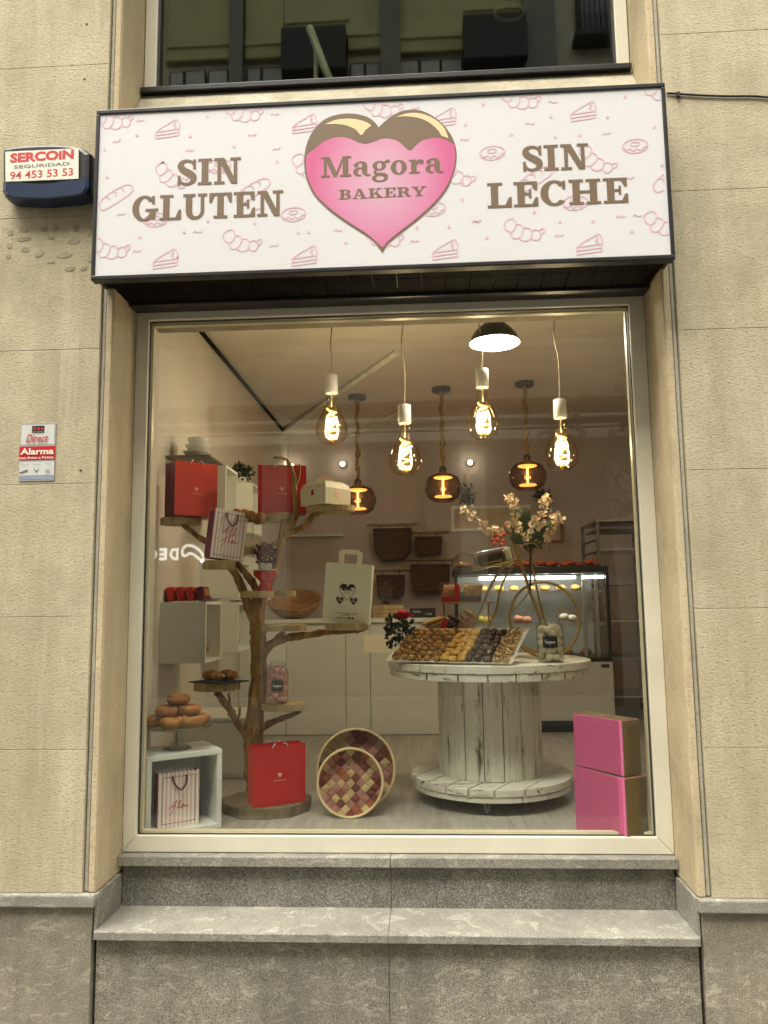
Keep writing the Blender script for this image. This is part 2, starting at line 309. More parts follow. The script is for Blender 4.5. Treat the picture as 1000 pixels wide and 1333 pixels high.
# ------------------------------------------------------------------ object helpers
WL = {}
def tag(o, label=None, cat=None, group=None, kind=None):
    if label: o['label'] = label
    if cat: o['category'] = cat
    if group: o['group'] = group
    if kind: o['kind'] = kind
    return o
def thing(name, loc, label, cat, group=None, kind=None):
    o = bpy.data.objects.new(name, None); COL.objects.link(o); o.location = loc; o.empty_display_size = .1
    WL[o.name] = Vector(loc); return tag(o, label, cat, group, kind)
class MB:
    def __init__(s): s.v, s.f, s.sm = [], [], []
    def add(s, vs, fs, smooth=False):
        k = len(s.v); s.v += [Vector(x) for x in vs]; s.f += [tuple(i + k for i in f) for f in fs]; s.sm += [smooth] * len(fs); return s
    def box(s, a, b):
        x0, y0, z0 = a; x1, y1, z1 = b
        x0, x1 = min(x0, x1), max(x0, x1); y0, y1 = min(y0, y1), max(y0, y1); z0, z1 = min(z0, z1), max(z0, z1)
        return s.add([(x0, y0, z0), (x1, y0, z0), (x1, y1, z0), (x0, y1, z0), (x0, y0, z1), (x1, y0, z1), (x1, y1, z1), (x0, y1, z1)],
                     [(0, 3, 2, 1), (4, 5, 6, 7), (0, 1, 5, 4), (1, 2, 6, 5), (2, 3, 7, 6), (3, 0, 4, 7)])
    def tube(s, path, rad, seg=8, caps=True, closed=False):
        P = [Vector(p) for p in path]; n = len(P)
        if isinstance(rad, (int, float)): rad = [rad] * n
        up = None; rings = []
        for i in range(n):
            d = (P[(i + 1) % n] - P[i - 1]) if closed else (P[min(i + 1, n - 1)] - P[max(i - 1, 0)])
            d = d.normalized() if d.length > 1e-9 else Vector((0, 0, 1))
            if up is None: up = d.orthogonal().normalized()
            up = (up - d * up.dot(d)); up = up.normalized() if up.length > 1e-6 else d.orthogonal().normalized()
            w = d.cross(up)
            rings.append([P[i] + (up * math.cos(2 * math.pi * k / seg) + w * math.sin(2 * math.pi * k / seg)) * rad[i] for k in range(seg)])
        vs = [v for r in rings for v in r]; fs = []
        for i in range(n if closed else n - 1):
            j = (i + 1) % n
            for k in range(seg): fs.append((i * seg + k, i * seg + (k + 1) % seg, j * seg + (k + 1) % seg, j * seg + k))
        s.add(vs, fs, True)
        if caps and not closed:
            s.add(rings[0], [tuple(range(seg))[::-1]]); s.add(rings[-1], [tuple(range(seg))])
        return s
    def lathe(s, prof, c=(0, 0, 0), seg=24, smooth=True, ell=(1, 1)):
        c = Vector(c); n = len(prof); vs = []
        for r, z in prof:
            for k in range(seg):
                a = 2 * math.pi * k / seg; vs.append(c + Vector((r * math.cos(a) * ell[0], r * math.sin(a) * ell[1], z)))
        fs = [(i * seg + k, i * seg + (k + 1) % seg, (i + 1) * seg + (k + 1) % seg, (i + 1) * seg + k) for i in range(n - 1) for k in range(seg)]
        if prof[0][0] > 1e-6: fs.append(tuple(range(seg))[::-1])
        if prof[-1][0] > 1e-6: fs.append(tuple((n - 1) * seg + k for k in range(seg)))
        return s.add(vs, fs, smooth)
    def open_lathe(s, prof, c=(0, 0, 0), seg=24, ell=(1, 1)):
        c = Vector(c); n = len(prof); vs = []
        for r, z in prof:
            for k in range(seg):
                a = 2 * math.pi * k / seg; vs.append(c + Vector((r * math.cos(a) * ell[0], r * math.sin(a) * ell[1], z)))
        fs = [(i * seg + k, i * seg + (k + 1) % seg, (i + 1) * seg + (k + 1) % seg, (i + 1) * seg + k) for i in range(n - 1) for k in range(seg)]
        return s.add(vs, fs, True)
    def blob(s, c, r, seg=10, rings=6, amp=.12, seed=0):
        c = Vector(c); r = Vector(r) if hasattr(r, '__len__') else Vector((r, r, r)); vs = [];
        for i in range(rings + 1):
            t = math.pi * i / rings
            for k in range(seg):
                a = 2 * math.pi * k / seg; d = Vector((math.sin(t) * math.cos(a), math.sin(t) * math.sin(a), math.cos(t)))
                m = 1 + amp * noise.noise(d * 1.7 + Vector((seed * 3.1, seed * 1.7, seed)))
                vs.append(c + Vector((d.x * r.x, d.y * r.y, d.z * r.z)) * m)
        fs = [(i * seg + k, (i + 1) * seg + k, (i + 1) * seg + (k + 1) % seg, i * seg + (k + 1) % seg) for i in range(rings) for k in range(seg)]
        return s.add(vs, fs, True)
    def prism(s, poly, y0, y1):
        """poly in (x, z); extruded along y, y0 is the front"""
        n = len(poly); tri = tessellate_polygon([[Vector((x, z, 0)) for x, z in poly]])
        s.add([(x, y0, z) for x, z in poly], [tuple(t) for t in tri]); s.add([(x, y1, z) for x, z in poly], [tuple(t)[::-1] for t in tri])
        return s.add([(x, y0, z) for x, z in poly] + [(x, y1, z) for x, z in poly], [(i, (i + 1) % n, n + (i + 1) % n, n + i) for i in range(n)])
    def plate(s, poly, z0, z1):
        n = len(poly); tri = tessellate_polygon([[Vector((x, y, 0)) for x, y in poly]])
        s.add([(x, y, z1) for x, y in poly], [tuple(t) for t in tri]); s.add([(x, y, z0) for x, y in poly], [tuple(t)[::-1] for t in tri])
        return s.add([(x, y, z0) for x, y in poly] + [(x, y, z1) for x, y in poly], [(i, (i + 1) % n, n + (i + 1) % n, n + i) for i in range(n)])
    def quad(s, *p): return s.add(p, [tuple(range(len(p)))])
    def xf(s, m): s.v = [m @ v for v in s.v]; return s
    def jitter(s, amp, freq, seed=0):
        o = Vector((seed * 5.3, seed * 2.1, seed * 7.7)); s.v = [v + noise.noise_vector(v * freq + o) * amp for v in s.v]; return s
    def mesh(s, name, mat):
        me = bpy.data.meshes.new(name); me.from_pydata([tuple(v) for v in s.v], [], s.f); me.update()
        me.polygons.foreach_set('use_smooth', s.sm); me.materials.append(mat); return me
    def build(s, name, mat, parent=None, origin=None, bevel=0, fix=True):
        if origin is None:
            if parent is None:
                mn = [min(v[i] for v in s.v) for i in range(3)]; mxx = [max(v[i] for v in s.v) for i in range(3)]
                origin = Vector(((mn[0] + mxx[0]) / 2, (mn[1] + mxx[1]) / 2, mn[2]))
            else: origin = WL[parent.name]
        origin = Vector(origin); s.v = [v - origin for v in s.v]
        if isinstance(mat, str): mat = M[mat]
        o = bpy.data.objects.new(name, s.mesh(name, mat)); COL.objects.link(o)
        if fix:
            import bmesh
            bm = bmesh.new(); bm.from_mesh(o.data); bmesh.ops.remove_doubles(bm, verts=bm.verts, dist=1e-6); bmesh.ops.recalc_face_normals(bm, faces=bm.faces); bm.to_mesh(o.data); bm.free()
        WL[o.name] = origin
        if parent: o.parent = parent; o.location = origin - WL[parent.name]
        else: o.location = origin
        if bevel:
            b = o.modifiers.new('bevel', 'BEVEL'); b.width = bevel; b.segments = 2; b.limit_method = 'ANGLE'; b.angle_limit = R(50)
        return o
def box(name, a, b, mat, parent=None, bevel=0): return MB().box(a, b).build(name, mat, parent, bevel=bevel)
def struct(o): return tag(o, kind='structure')
def spline(pts, n=6, closed=False):
    P = [Vector(p) if len(p) > 2 else Vector((p[0], p[1], 0)) for p in pts]; out = []; k = len(P)
    for i in range(k if closed else k - 1):
        a, b, c, d = (P[(i - 1) % k], P[i], P[(i + 1) % k], P[(i + 2) % k]) if closed else (P[max(i - 1, 0)], P[i], P[i + 1], P[min(i + 2, k - 1)])
        for j in range(n):
            t = j / n; out.append(.5 * (2 * b + (c - a) * t + (2 * a - 5 * b + 4 * c - d) * t * t + (3 * b - a - 3 * c + d) * t ** 3))
    if not closed: out.append(P[-1])
    return out
def cpy(src, loc, rot=None, scale=None, mesh=None):
    o = src.copy(); COL.objects.link(o); o.location = loc
    if rot is not None: o.rotation_euler = rot
    if scale is not None: o.scale = scale
    return o
def rotz(a): return Matrix.Rotation(a, 4, 'Z')

class Flat:
    """flat print in a plane: pieces in (x, z), stacked a hair apart so none coincide"""
    def __init__(s, y, step=.00012): s.mb = MB(); s.y = y; s.k = 0; s.step = step
    def poly(s, p):
        p = [(q[0], q[1]) for q in p]; y = s.y - s.k * s.step; s.k += 1
        tri = tessellate_polygon([[Vector((x, z, 0)) for x, z in p]]); s.mb.add([(x, y, z) for x, z in p], [tuple(t) for t in tri]); return s
    def rect(s, x0, z0, x1, z1): return s.poly([(x0, z0), (x1, z0), (x1, z1), (x0, z1)])
    def stroke(s, pts, w=None, closed=False, n=5, clip=None):
        if len(pts[0]) > 2: q = spline(pts, n, closed)
        else: q = [Vector((p.x, p.y, w)) for p in spline([(a, b, 0) for a, b in pts], n, closed)]
        if clip:
            x0, z0, x1, z1 = clip; runs = [[]]
            for p in q + ([q[0]] if closed else []):
                if x0 < p.x < x1 and z0 < p.y < z1: runs[-1].append(p)
                elif runs[-1]: runs.append([])
            for r_ in runs:
                if len(r_) > 1: s._rib(r_, False)
            return s
        return s._rib(q, closed)
    def _rib(s, q, closed):
        y = s.y - s.k * s.step; s.k += 1; n = len(q); L = []; 
        for i in range(n):
            a = q[(i - 1) % n] if closed else q[max(i - 1, 0)]; b = q[(i + 1) % n] if closed else q[min(i + 1, n - 1)]
            d = Vector((b.x - a.x, b.y - a.y)); d = d.normalized() if d.length > 1e-9 else Vector((1, 0)); nn = Vector((-d.y, d.x)) * q[i].z / 2
            L += [(q[i].x + nn.x, y, q[i].y + nn.y), (q[i].x - nn.x, y, q[i].y - nn.y)]
        s.mb.add(L, [(2 * i, 2 * i + 1, 2 * ((i + 1) % n) + 1, 2 * ((i + 1) % n)) for i in range(n if closed else n - 1)]); return s
    def ring(s, cx, cz, rx, rz, tx, tz, a0=0, a1=360, n=28):
        y = s.y - s.k * s.step; s.k += 1; L = []
        for i in range(n + 1):
            a = R(a0 + (a1 - a0) * i / n); L += [(cx + rx * math.cos(a), y, cz + rz * math.sin(a)), (cx + (rx - tx) * math.cos(a), y, cz + (rz - tz) * math.sin(a))]
        s.mb.add(L, [(2 * i, 2 * i + 1, 2 * i + 3, 2 * i + 2) for i in range(n)]); return s
    def disc(s, cx, cz, rx, rz=None, n=14): rz = rz or rx; return s.poly([(cx + rx * math.cos(2 * math.pi * i / n), cz + rz * math.sin(2 * math.pi * i / n)) for i in range(n)])
    def build(s, name, mat, parent=None): return s.mb.build(name, mat, parent, fix=False) if s.mb.v else None

# slab-serif letters, cap height 1: (advance, drawing function)
def gl_E(g): g.rect(.12, 0, .36, 1).rect(0, 0, .8, .1).rect(0, .9, .78, 1).rect(.3, .46, .56, .55).rect(.5, .34, .58, .68).poly([(.8, .05), (.8, .36), (.71, .36), (.6, .08)]).poly([(.78, .95), (.78, .66), (.69, .66), (.58, .92)])
def gl_S(g): g.stroke([(.64, .72, .07), (.58, .88, .10), (.38, .95, .10), (.2, .88, .17), (.15, .73, .23), (.27, .58, .25), (.46, .46, .26), (.6, .33, .25), (.61, .19, .2), (.5, .08, .12), (.34, .05, .10), (.18, .12, .09), (.11, .3, .07)]).rect(.60, .62, .70, .99).rect(.05, .01, .15, .38)
def gl_I(g): g.rect(.13, 0, .37, 1).rect(0, 0, .5, .1).rect(0, .9, .5, 1)
def gl_N(g): g.rect(.12, 0, .25, 1).rect(.70, .0, .83, 1).poly([(.12, 1), (.36, 1), (.83, 0), (.62, 0)]).rect(0, 0, .38, .1).rect(0, .9, .3, 1).rect(.57, .9, .96, 1)
def gl_G(g): g.ring(.46, .5, .46, .51, .25, .1, 38, 330, 40).rect(.66, .06, .88, .42).rect(.5, .38, .98, .48).poly([(.74, .98), (.84, .98), (.84, .64), (.74, .68)])
def gl_C(g): g.ring(.46, .5, .46, .51, .25, .1, 38, 318, 40).poly([(.72, .98), (.82, .98), (.82, .62), (.72, .66)])
def gl_L(g): g.rect(.12, 0, .36, 1).rect(0, .9, .5, 1).rect(0, 0, .8, .1).poly([(.8, .05), (.8, .4), (.71, .4), (.58, .08)])
def gl_U(g): g.rect(.1, .36, .34, 1).rect(.66, .36, .79, 1).stroke([(.22, .42, .24), (.23, .27, .24), (.31, .11, .18), (.46, .05, .12), (.62, .1, .12), (.72, .26, .13), (.725, .42, .13)]).rect(0, .9, .46, 1).rect(.55, .9, .9, 1)
def gl_T(g): g.rect(.3, 0, .54, 1).rect(.16, 0, .68, .1).rect(0, .9, .84, 1).poly([(0, .95), (0, .62), (.09, .62), (.2, .92)]).poly([(.84, .95), (.84, .62), (.75, .62), (.64, .92)])
def gl_H(g): g.rect(.12, 0, .36, 1).rect(.68, 0, .92, 1).rect(.3, .45, .74, .55).rect(0, 0, .48, .1).rect(0, .9, .48, 1).rect(.56, 0, 1.04, .1).rect(.56, .9, 1.04, 1)
def gl_M(g): g.rect(.12, 0, .24, 1).rect(.92, 0, 1.16, 1).poly([(.12, 1), (.36, 1), (.66, .22), (.58, .0), (.54, 0)]).poly([(.60, .0), (.64, .22), (.92, 1), (1.02, 1), (.66, 0)]).rect(0, 0, .38, .1).rect(0, .9, .32, 1).rect(.8, 0, 1.28, .1).rect(.96, .9, 1.28, 1)
def gl_A(g): g.poly([(.38, 1), (.6, 1), (.94, .05), (.68, .05)]).poly([(.38, 1), (.48, .86), (.2, .05), (.1, .05)]).rect(.26, .28, .7, .37).rect(0, 0, .36, .1).rect(.54, 0, 1.04, .1)
def gl_K(g): g.rect(.12, 0, .36, 1).rect(0, 0, .48, .1).rect(0, .9, .48, 1).poly([(.34, .38), (.7, .93), (.82, .93), (.36, .26)]).poly([(.44, .52), (.58, .66), (.96, .06), (.7, .06)]).rect(.56, 0, 1.04, .1).rect(.56, .9, .96, 1)
def gl_R(g): g.rect(.12, 0, .36, 1).rect(0, 0, .48, .1).rect(0, .9, .5, 1).ring(.48, .73, .36, .27, .24, .09, -90, 90).rect(.3, .46, .5, .55).stroke([(.56, .48, .2), (.68, .34, .22), (.74, .14, .2), (.84, .05, .12), (.98, .1, .06)])
def gl_B(g): g.rect(.12, 0, .36, 1).rect(0, 0, .5, .1).rect(0, .9, .5, 1).ring(.46, .745, .34, .255, .23, .09, -90, 90).ring(.46, .275, .4, .275, .25, .1, -90, 90).rect(.3, .47, .5, .55)
def gl_Y(g): g.rect(.36, 0, .6, .46).rect(.22, 0, .74, .1).poly([(.08, .95), (.34, .95), (.6, .44), (.36, .44)]).poly([(.5, .5), (.6, .44), (.9, .95), (.78, .95)]).rect(0, .9, .44, 1).rect(.62, .9, 1.0, 1)
def gl_a(g): g.ring(.28, .2, .28, .22, .2, .09, 90, 270).rect(.26, .33, .44, .42).rect(.24, -.02, .34, .07).rect(.38, .12, .6, .5).stroke([(.49, .46, .22), (.46, .6, .18), (.32, .675, .09), (.14, .62, .08)]).disc(.13, .54, .1).stroke([(.5, .16, .2), (.56, .05, .12), (.66, .03, .09), (.74, .06, .07)])
def gl_g(g): g.ring(.3, .46, .29, .24, .19, .08).ring(.32, -.14, .34, .2, .16, .09).stroke([(.16, .27, .1), (.1, .16, .1), (.18, .08, .12), (.5, .03, .14), (.62, -.08, .14)]).stroke([(.5, .6, .08), (.62, .68, .1)]).disc(.66, .66, .09)
def gl_o(g): g.ring(.34, .34, .34, .36, .22, .09)
def gl_r(g): g.rect(.1, 0, .32, .68).rect(0, 0, .46, .09).rect(0, .6, .3, .68).stroke([(.3, .42, .1), (.38, .58, .12), (.5, .645, .1)]).disc(.53, .56, .115)
GLY = {'E': (.88, gl_E), 'S': (.78, gl_S), 'I': (.58, gl_I), 'N': (1.03, gl_N), 'G': (1.04, gl_G), 'C': (.93, gl_C), 'L': (.87, gl_L), 'U': (.98, gl_U), 'T': (.91, gl_T), 'H': (1.12, gl_H),
       'M': (1.36, gl_M), 'A': (1.1, gl_A), 'K': (1.1, gl_K), 'R': (1.04, gl_R), 'B': (.95, gl_B), 'Y': (1.06, gl_Y), 'a': (.81, gl_a), 'g': (.78, gl_g), 'o': (.76, gl_o), 'r': (.70, gl_r)}
def slab_text(word, x0, z0, x1, cap, y, mat, parent, name='letter'):
    tot = sum(GLY[c][0] for c in word) - .08; sx = (x1 - x0) / tot; x = x0
    for c in word:
        g = Flat(0, .00005); GLY[c][1](g)
        g.mb.v = [Vector((x + v.x * sx, y + v.y, z0 + v.z * cap)) for v in g.mb.v]; g.build(name, mat, parent); x += GLY[c][0] * sx
def sans(body, x0, z0, x1, z1, y, mat, parent=None, name='lettering', bold=0.0, mtx=None, mirror=False, shear=0.0):
    cu = bpy.data.curves.new('t', 'FONT'); cu.body = body; cu.offset = bold; cu.resolution_u = 3; cu.shear = shear
    o = bpy.data.objects.new('t', cu); COL.objects.link(o); bpy.context.view_layer.update()
    me = bpy.data.meshes.new_from_object(o.evaluated_get(bpy.context.evaluated_depsgraph_get())); vs = [v.co.copy() for v in me.vertices]; fs = [tuple(p.vertices) for p in me.polygons]
    bpy.data.objects.remove(o); bpy.data.curves.remove(cu); bpy.data.meshes.remove(me)
    a0, a1 = min(v.x for v in vs), max(v.x for v in vs); b0, b1 = min(v.y for v in vs), max(v.y for v in vs)
    mb = MB().add([(x0 + (v.x - a0) / (a1 - a0) * (x1 - x0), y, z0 + (v.y - b0) / (b1 - b0) * (z1 - z0)) for v in vs], fs)
    if mtx: mb.xf(mtx)
    return mb.build(name, mat, parent, fix=False)

# levels (z), relative values were measured from the eye
def Z(rel): return EYE + rel
XL, XR = -1.296, .973           # opening between the jambs
YW = -.265                      # wall face; the window stands at y = 0
FL = Z(-1.0)                    # shop floor
CE = Z(1.86)                    # shop ceiling
XWL, XWR, YB = -1.5, 2.55, 4.9  # shop room
# ================================================================== ground and street
struct(box('pavement', (-30, -2.6, -.2), (30, YW + .02, 0), 'paving'))
struct(box('road', (-30, -7.9, -.3), (30, -2.72, -.13), 'asphalt'))
struct(box('kerb', (-30, -2.72, -.3), (30, -2.6, .004), 'kerb', bevel=.01))
struct(box('far_kerb', (-30, -8.02, -.3), (30, -7.9, .004), 'kerb', bevel=.01))
struct(box('far_pavement', (-30, -10.0, -.2), (30, -8.02, 0), 'paving'))
g = MB().quad((-250, -250, -.31), (250, -250, -.31), (250, 250, -.31), (-250, 250, -.31)).build('ground', 'asphalt'); struct(g)

# ================================================================== the building
B = thing('shop_building', (0, 0, 0), 'old rendered building with beige walls around the bakery window', 'building')
JO = [Z(v) for v in (-1.085, -.55, -.03, .51, 1.08, 1.67, 2.37, 3.0, 3.6, 4.3)]
FW = .052
for side in (-1, 1):
    xe = XL - FW if side < 0 else XR + FW
    for i in range(len(JO) - 1):
        z0 = JO[i] + (0 if i == 0 else .0007); z1 = JO[i + 1] - .0007
        xs = [xe, xe + side * 1.42, xe + side * 2.9, xe + side * 4.4]
        if i % 2: xs = [xe, xe + side * .85, xe + side * 2.2, xe + side * 3.6, xe + side * 4.4]
        for a, b in zip(xs, xs[1:]):
            o = box('wall_panel', (min(a, b) + .0015, YW, z0), (max(a, b) - .0015, .05, z1), 'stucco', B, bevel=.0016)
    # grey backing seen in the joints, fillet strip with two grooves, jamb
    box('joint_backing', (min(xe, xe + side * 4.4), YW + .003, JO[0]), (max(xe, xe + side * 4.4), .045, JO[-1]), 'stucco', B)
    xi = XL if side < 0 else XR
    for j, (a, b, dy) in enumerate(((.004, .030, .004), (.034, .049, .012))):
        box('fillet', (min(xi + side * a, xi + side * b), YW + dy, JO[0] + .001), (max(xi + side * a, xi + side * b), .04, JO[-1]), 'fillet' if j else 'jamb', B, bevel=.004)
    box('fillet_groove', (min(xi + side * .031, xi + side * .0515), YW + .022, JO[0] + .002), (max(xi + side * .031, xi + side * .0515), .035, JO[-1] - .004), 'fillet', B)
    box('jamb', (min(xi, xi + side * .03), YW + .009, Z(-1.085)), (max(xi, xi + side * .03), .049, JO[-1] - .002), 'jamb', B, bevel=.006)
    # plinth
    xs = [xi + side * .006, xi + side * 1.15, xi + side * 2.6, xi + side * 4.4]
    for a, b in zip(xs, xs[1:]):
        box('plinth_panel', (min(a, b) + .002, YW - .002, 0), (max(a, b) - .002, .05, Z(-1.133)), 'plinth', B, bevel=.003)
        box('plinth_cap', (min(a, b) + .001 - (.012 if a == xs[0] and side > 0 else 0), YW - .022, Z(-1.133)), (max(a, b) - .001 + (.012 if a == xs[0] and side < 0 else 0), .05, Z(-1.086)), 'cap_stone', B, bevel=.006)
    box('jamb_stone', (min(xi - side * .010, xi + side * .004), YW + .004, Z(-1.23)), (max(xi - side * .010, xi + side * .004), -.025, Z(-1.087)), 'cap_stone', B, bevel=.003)
# sill, riser, step and base, each of two stones meeting left of the middle
XM = -.17
for a, b in ((XL + .001, XM - .0009), (XM + .0009, XR - .001)):
    c, d = a + (.011 if a < -1 else 0), b - (.011 if b > .9 else 0)
    box('sill_slab', (a, -.062, Z(-1.052)), (b, .02, Z(-1.014)), 'slab', B, bevel=.0025)
    box('riser_slab', (c, -.028, Z(-1.217)), (d, .03, Z(-1.052)), 'granite', B, bevel=.0012)
    mbx = MB()
    n = 60; zt, zb = Z(-1.217), Z(-1.247)
    for i in range(n):       # chipped front edge
        x0_, x1_ = c + (-.006 if a < -1 else 0) + (d - c + .006) * i / n, c + (-.006 if a < -1 else 0) + (d - c + .006) * (i + 1) / n
        def fy(x): return -.283 + .0035 * noise.noise(Vector((x * 24, 1, 0))) + .0025 * noise.noise(Vector((x * 70, 4, 0)))
        def fz(x): return .0035 * max(0, noise.noise(Vector((x * 30, 9, 2))))
        p = [(x, yy, zz) for x in (x0_, x1_) for yy, zz in ((0, zb), (fy(x), zb + fz(x) * .8), (fy(x), zt - .004 - fz(x)), (fy(x) + .004 + fz(x), zt), (0, zt))]
        mbx.add(p, [(k, k + 1, k + 6, k + 5) for k in range(4)])
    mbx.build('step_slab', 'slab', B)
    box('base_slab', (c - (.008 if a < -1 else 0), -.247, 0), (d + (.008 if b > .9 else 0), .03, zb - .001), 'base_stone', B, bevel=.0012)
# back of the facade, lintel over the shop window, sloped spandrel under the upper window
box('lintel', (XL - .004, -.004, Z(1.349)), (XR + .004, .3, Z(1.98)), 'stucco_dirty', B)
MB().add([(XL + .002, -.235, Z(2.04)), (XR - .002, -.235, Z(2.04)), (XR - .002, -.02, Z(2.385)), (XL + .002, -.02, Z(2.385)), (XL + .002, .05, Z(2.04)), (XR - .002, .05, Z(2.04)), (XR - .002, .05, Z(2.385)), (XL + .002, .05, Z(2.385))],
         [(0, 1, 2, 3), (4, 7, 6, 5), (0, 4, 5, 1), (3, 2, 6, 7), (0, 3, 7, 4), (1, 5, 6, 2)]).build('spandrel', 'stucco_dirty', B)
box('inner_wall', (-5.7, .051, 0), (XL - .001, .3, JO[-1]), 'int_wall', B); box('inner_wall', (XR + .001, .051, 0), (5.4, .3, JO[-1]), 'int_wall', B)
box('upper_wall', (-5.7, YW, JO[-1] + .003), (5.4, .3, 9), 'stucco', B)
# old glue dabs and holes on the left wall
zz = lambda x, y: (x / 7.015, 180 + y / 7.015)
for (x, y, rx, ry, a) in ((95, 860, 33, 38, 0), (217, 832, 55, 34, -12), (402, 828, 36, 28, 10), (505, 822, 34, 30, 30), (695, 822, 34, 40, 0), (218, 920, 78, 28, 3), (466, 905, 38, 26, -8),
                         (675, 942, 66, 33, 6), (87, 982, 30, 36, 0), (228, 1015, 48, 30, -18), (362, 1055, 52, 34, 32), (590, 1068, 82, 30, 5), (77, 1075, 27, 34, 0), (465, 1130, 40, 19, 0),
                         (635, 1190, 60, 32, 2), (760, 1186, 42, 30, 0), (818, 850, 24, 56, 0), (822, 1090, 24, 60, 0)):
    c = at(*zz(x, y), YW); s_ = 3.04 / 7015
    pts = []
    sd_ = random.random() * 30
    for k in range(18):
        t = 2 * math.pi * k / 18; w = 1 + .14 * noise.noise(Vector((math.cos(t) * 1.5, math.sin(t) * 1.5, sd_)))
        px_, pz_ = rx * math.cos(t) * w, ry * math.sin(t) * w; ca, sa = math.cos(R(a)), math.sin(R(a))
        pts.append((c.x + (px_ * ca - pz_ * sa) * s_, c.z + (px_ * sa + pz_ * ca) * s_))
    m = MB(); n = len(pts); cx = sum(p[0] for p in pts) / n; cz = sum(p[1] for p in pts) / n
    ring0 = [(x_, YW - .0003, z_) for x_, z_ in pts]; ring1 = [(cx + (x_ - cx) * .9, YW - .0014, cz + (z_ - cz) * .88) for x_, z_ in pts]; ring2 = [(cx + (x_ - cx) * .6, YW - .0012, cz + (z_ - cz) * .6) for x_, z_ in pts]
    m.add(ring0 + ring1 + ring2, [(k, (k + 1) % n, n + (k + 1) % n, n + k) for k in range(n)] + [(n + k, n + (k + 1) % n, 2 * n + (k + 1) % n, 2 * n + k) for k in range(n)] + [tuple(2 * n + k for k in range(n))], True).build('glue_dab', 'glue', B)
for px, py in ((113, 31), (110, 103), (105, 612)):
    c = at(px, py, YW); MB().lathe([(.0045, 0), (.0045, .002)], (0, 0, 0), 10).xf(Matrix.Translation((c.x, YW - .0004, c.z)) @ Matrix.Rotation(R(90), 4, 'X')).build('drill_hole', 'opp_dark', B)

# ================================================================== shop window
SW = thing('shop_window', (0, 0, Z(-1.01)), 'large shop window with wide cream white frame under the bakery sign', 'window')
x0, x1, z0, z1 = XL + .001, XR - .001, Z(-1.012), Z(1.347); wl, wr, wb, wt = .058, .066, .067, .053
def bar(p, q, name, mat, par, y0=-.012, y1=.07, bev=.004): MB().prism(p, y0, y1).build(name, mat, par, bevel=bev)
bar([(x0, z0), (x0 + wl, z0 + wb), (x0 + wl, z1 - wt), (x0, z1)], 0, 'frame_stile', 'pvc', SW)
bar([(x1, z0), (x1, z1), (x1 - wr, z1 - wt), (x1 - wr, z0 + wb)], 0, 'frame_stile', 'pvc', SW)
bar([(x0, z0), (x1, z0), (x1 - wr, z0 + wb), (x0 + wl, z0 + wb)], 0, 'frame_rail', 'pvc', SW)
bar([(x0, z1), (x0 + wl, z1 - wt), (x1 - wr, z1 - wt), (x1, z1)], 0, 'frame_rail', 'pvc', SW)
a0, a1, b0, b1 = x0 + wl, x1 - wr, z0 + wb, z1 - wt
for nm, (p, q) in {'gasket_l': ((a0, b0), (a0 + .004, b1)), 'gasket_r': ((a1 - .004, b0), (a1, b1))}.items(): box('gasket', (p[0], .006, p[1]), (q[0], .02, q[1]), 'gasket', SW)
box('gasket', (a0 + .004, .006, b1 - .004), (a1 - .004, .02, b1), 'gasket', SW); box('gasket', (a0 + .004, .006, b0), (a1 - .004, .02, b0 + .003), 'gasket', SW)
for p, q in (((a0 + .0, b0 + .003), (a0 + .007, b1 - .004)), ((a1 - .007, b0 + .003), (a1, b1 - .004))): box('glazing_bead', (p[0] + .0005, .036, p[1]), (q[0] - .0005, .066, q[1]), 'bead', SW)
box('glazing_bead', (a0 + .0075, .036, b1 - .010), (a1 - .0075, .066, b1 - .005), 'bead', SW); box('glazing_bead', (a0 + .0075, .036, b0 + .0005), (a1 - .0075, .066, b0 + .007), 'bead', SW)
box('pane', (a0 + .0045, .024, b0 + .0035), (a1 - .0045, .032, b1 - .0045), 'pane', SW)

# ================================================================== upper window, its dark room, pipes behind it
UW = thing('upper_window', (0, 0, Z(2.39)), 'dark upper window with pale frame and black sill above the bakery sign', 'window')
zt = Z(3.9)
box('black_sill', (XL + .004, -.05, Z(2.386)), (XR - .008, .02, Z(2.412)), 'black_metal', UW, bevel=.003)
box('frame_stile', (XL + .004, -.005, Z(2.413)), (XL + .062, .06, zt), 'pvc', UW, bevel=.004); box('frame_stile', (XR - .062, -.005, Z(2.413)), (XR - .004, .06, zt), 'pvc', UW, bevel=.004)
box('frame_rail', (XL + .0625, -.005, zt - .06), (XR - .0625, .06, zt), 'pvc', UW, bevel=.004)
for xx in (XL + .0635, XR - .0735): box('gasket', (xx, .004, Z(2.413)), (xx + .010, .05, zt - .061), 'gasket', UW)
box('pane', (XL + .074, .02, Z(2.413)), (XR - .074, .027, zt - .061), 'pane_up', UW); box('pane', (XL + .074, .04, Z(2.413)), (XR - .074, .047, zt - .061), 'pane_up', UW)
box('lintel', (XL - .004, -.004, zt + .002), (XR + .004, .3, JO[-1]), 'stucco', B)
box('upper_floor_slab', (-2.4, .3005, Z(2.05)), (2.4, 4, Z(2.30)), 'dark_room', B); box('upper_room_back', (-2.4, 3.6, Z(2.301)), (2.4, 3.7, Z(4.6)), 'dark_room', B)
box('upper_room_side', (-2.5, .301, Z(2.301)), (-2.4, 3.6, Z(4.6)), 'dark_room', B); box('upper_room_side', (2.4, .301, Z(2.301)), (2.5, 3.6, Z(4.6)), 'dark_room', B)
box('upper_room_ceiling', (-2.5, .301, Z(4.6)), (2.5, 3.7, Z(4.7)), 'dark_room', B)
p0, p1 = at(403, 36, .42), at(446, 150, .42)
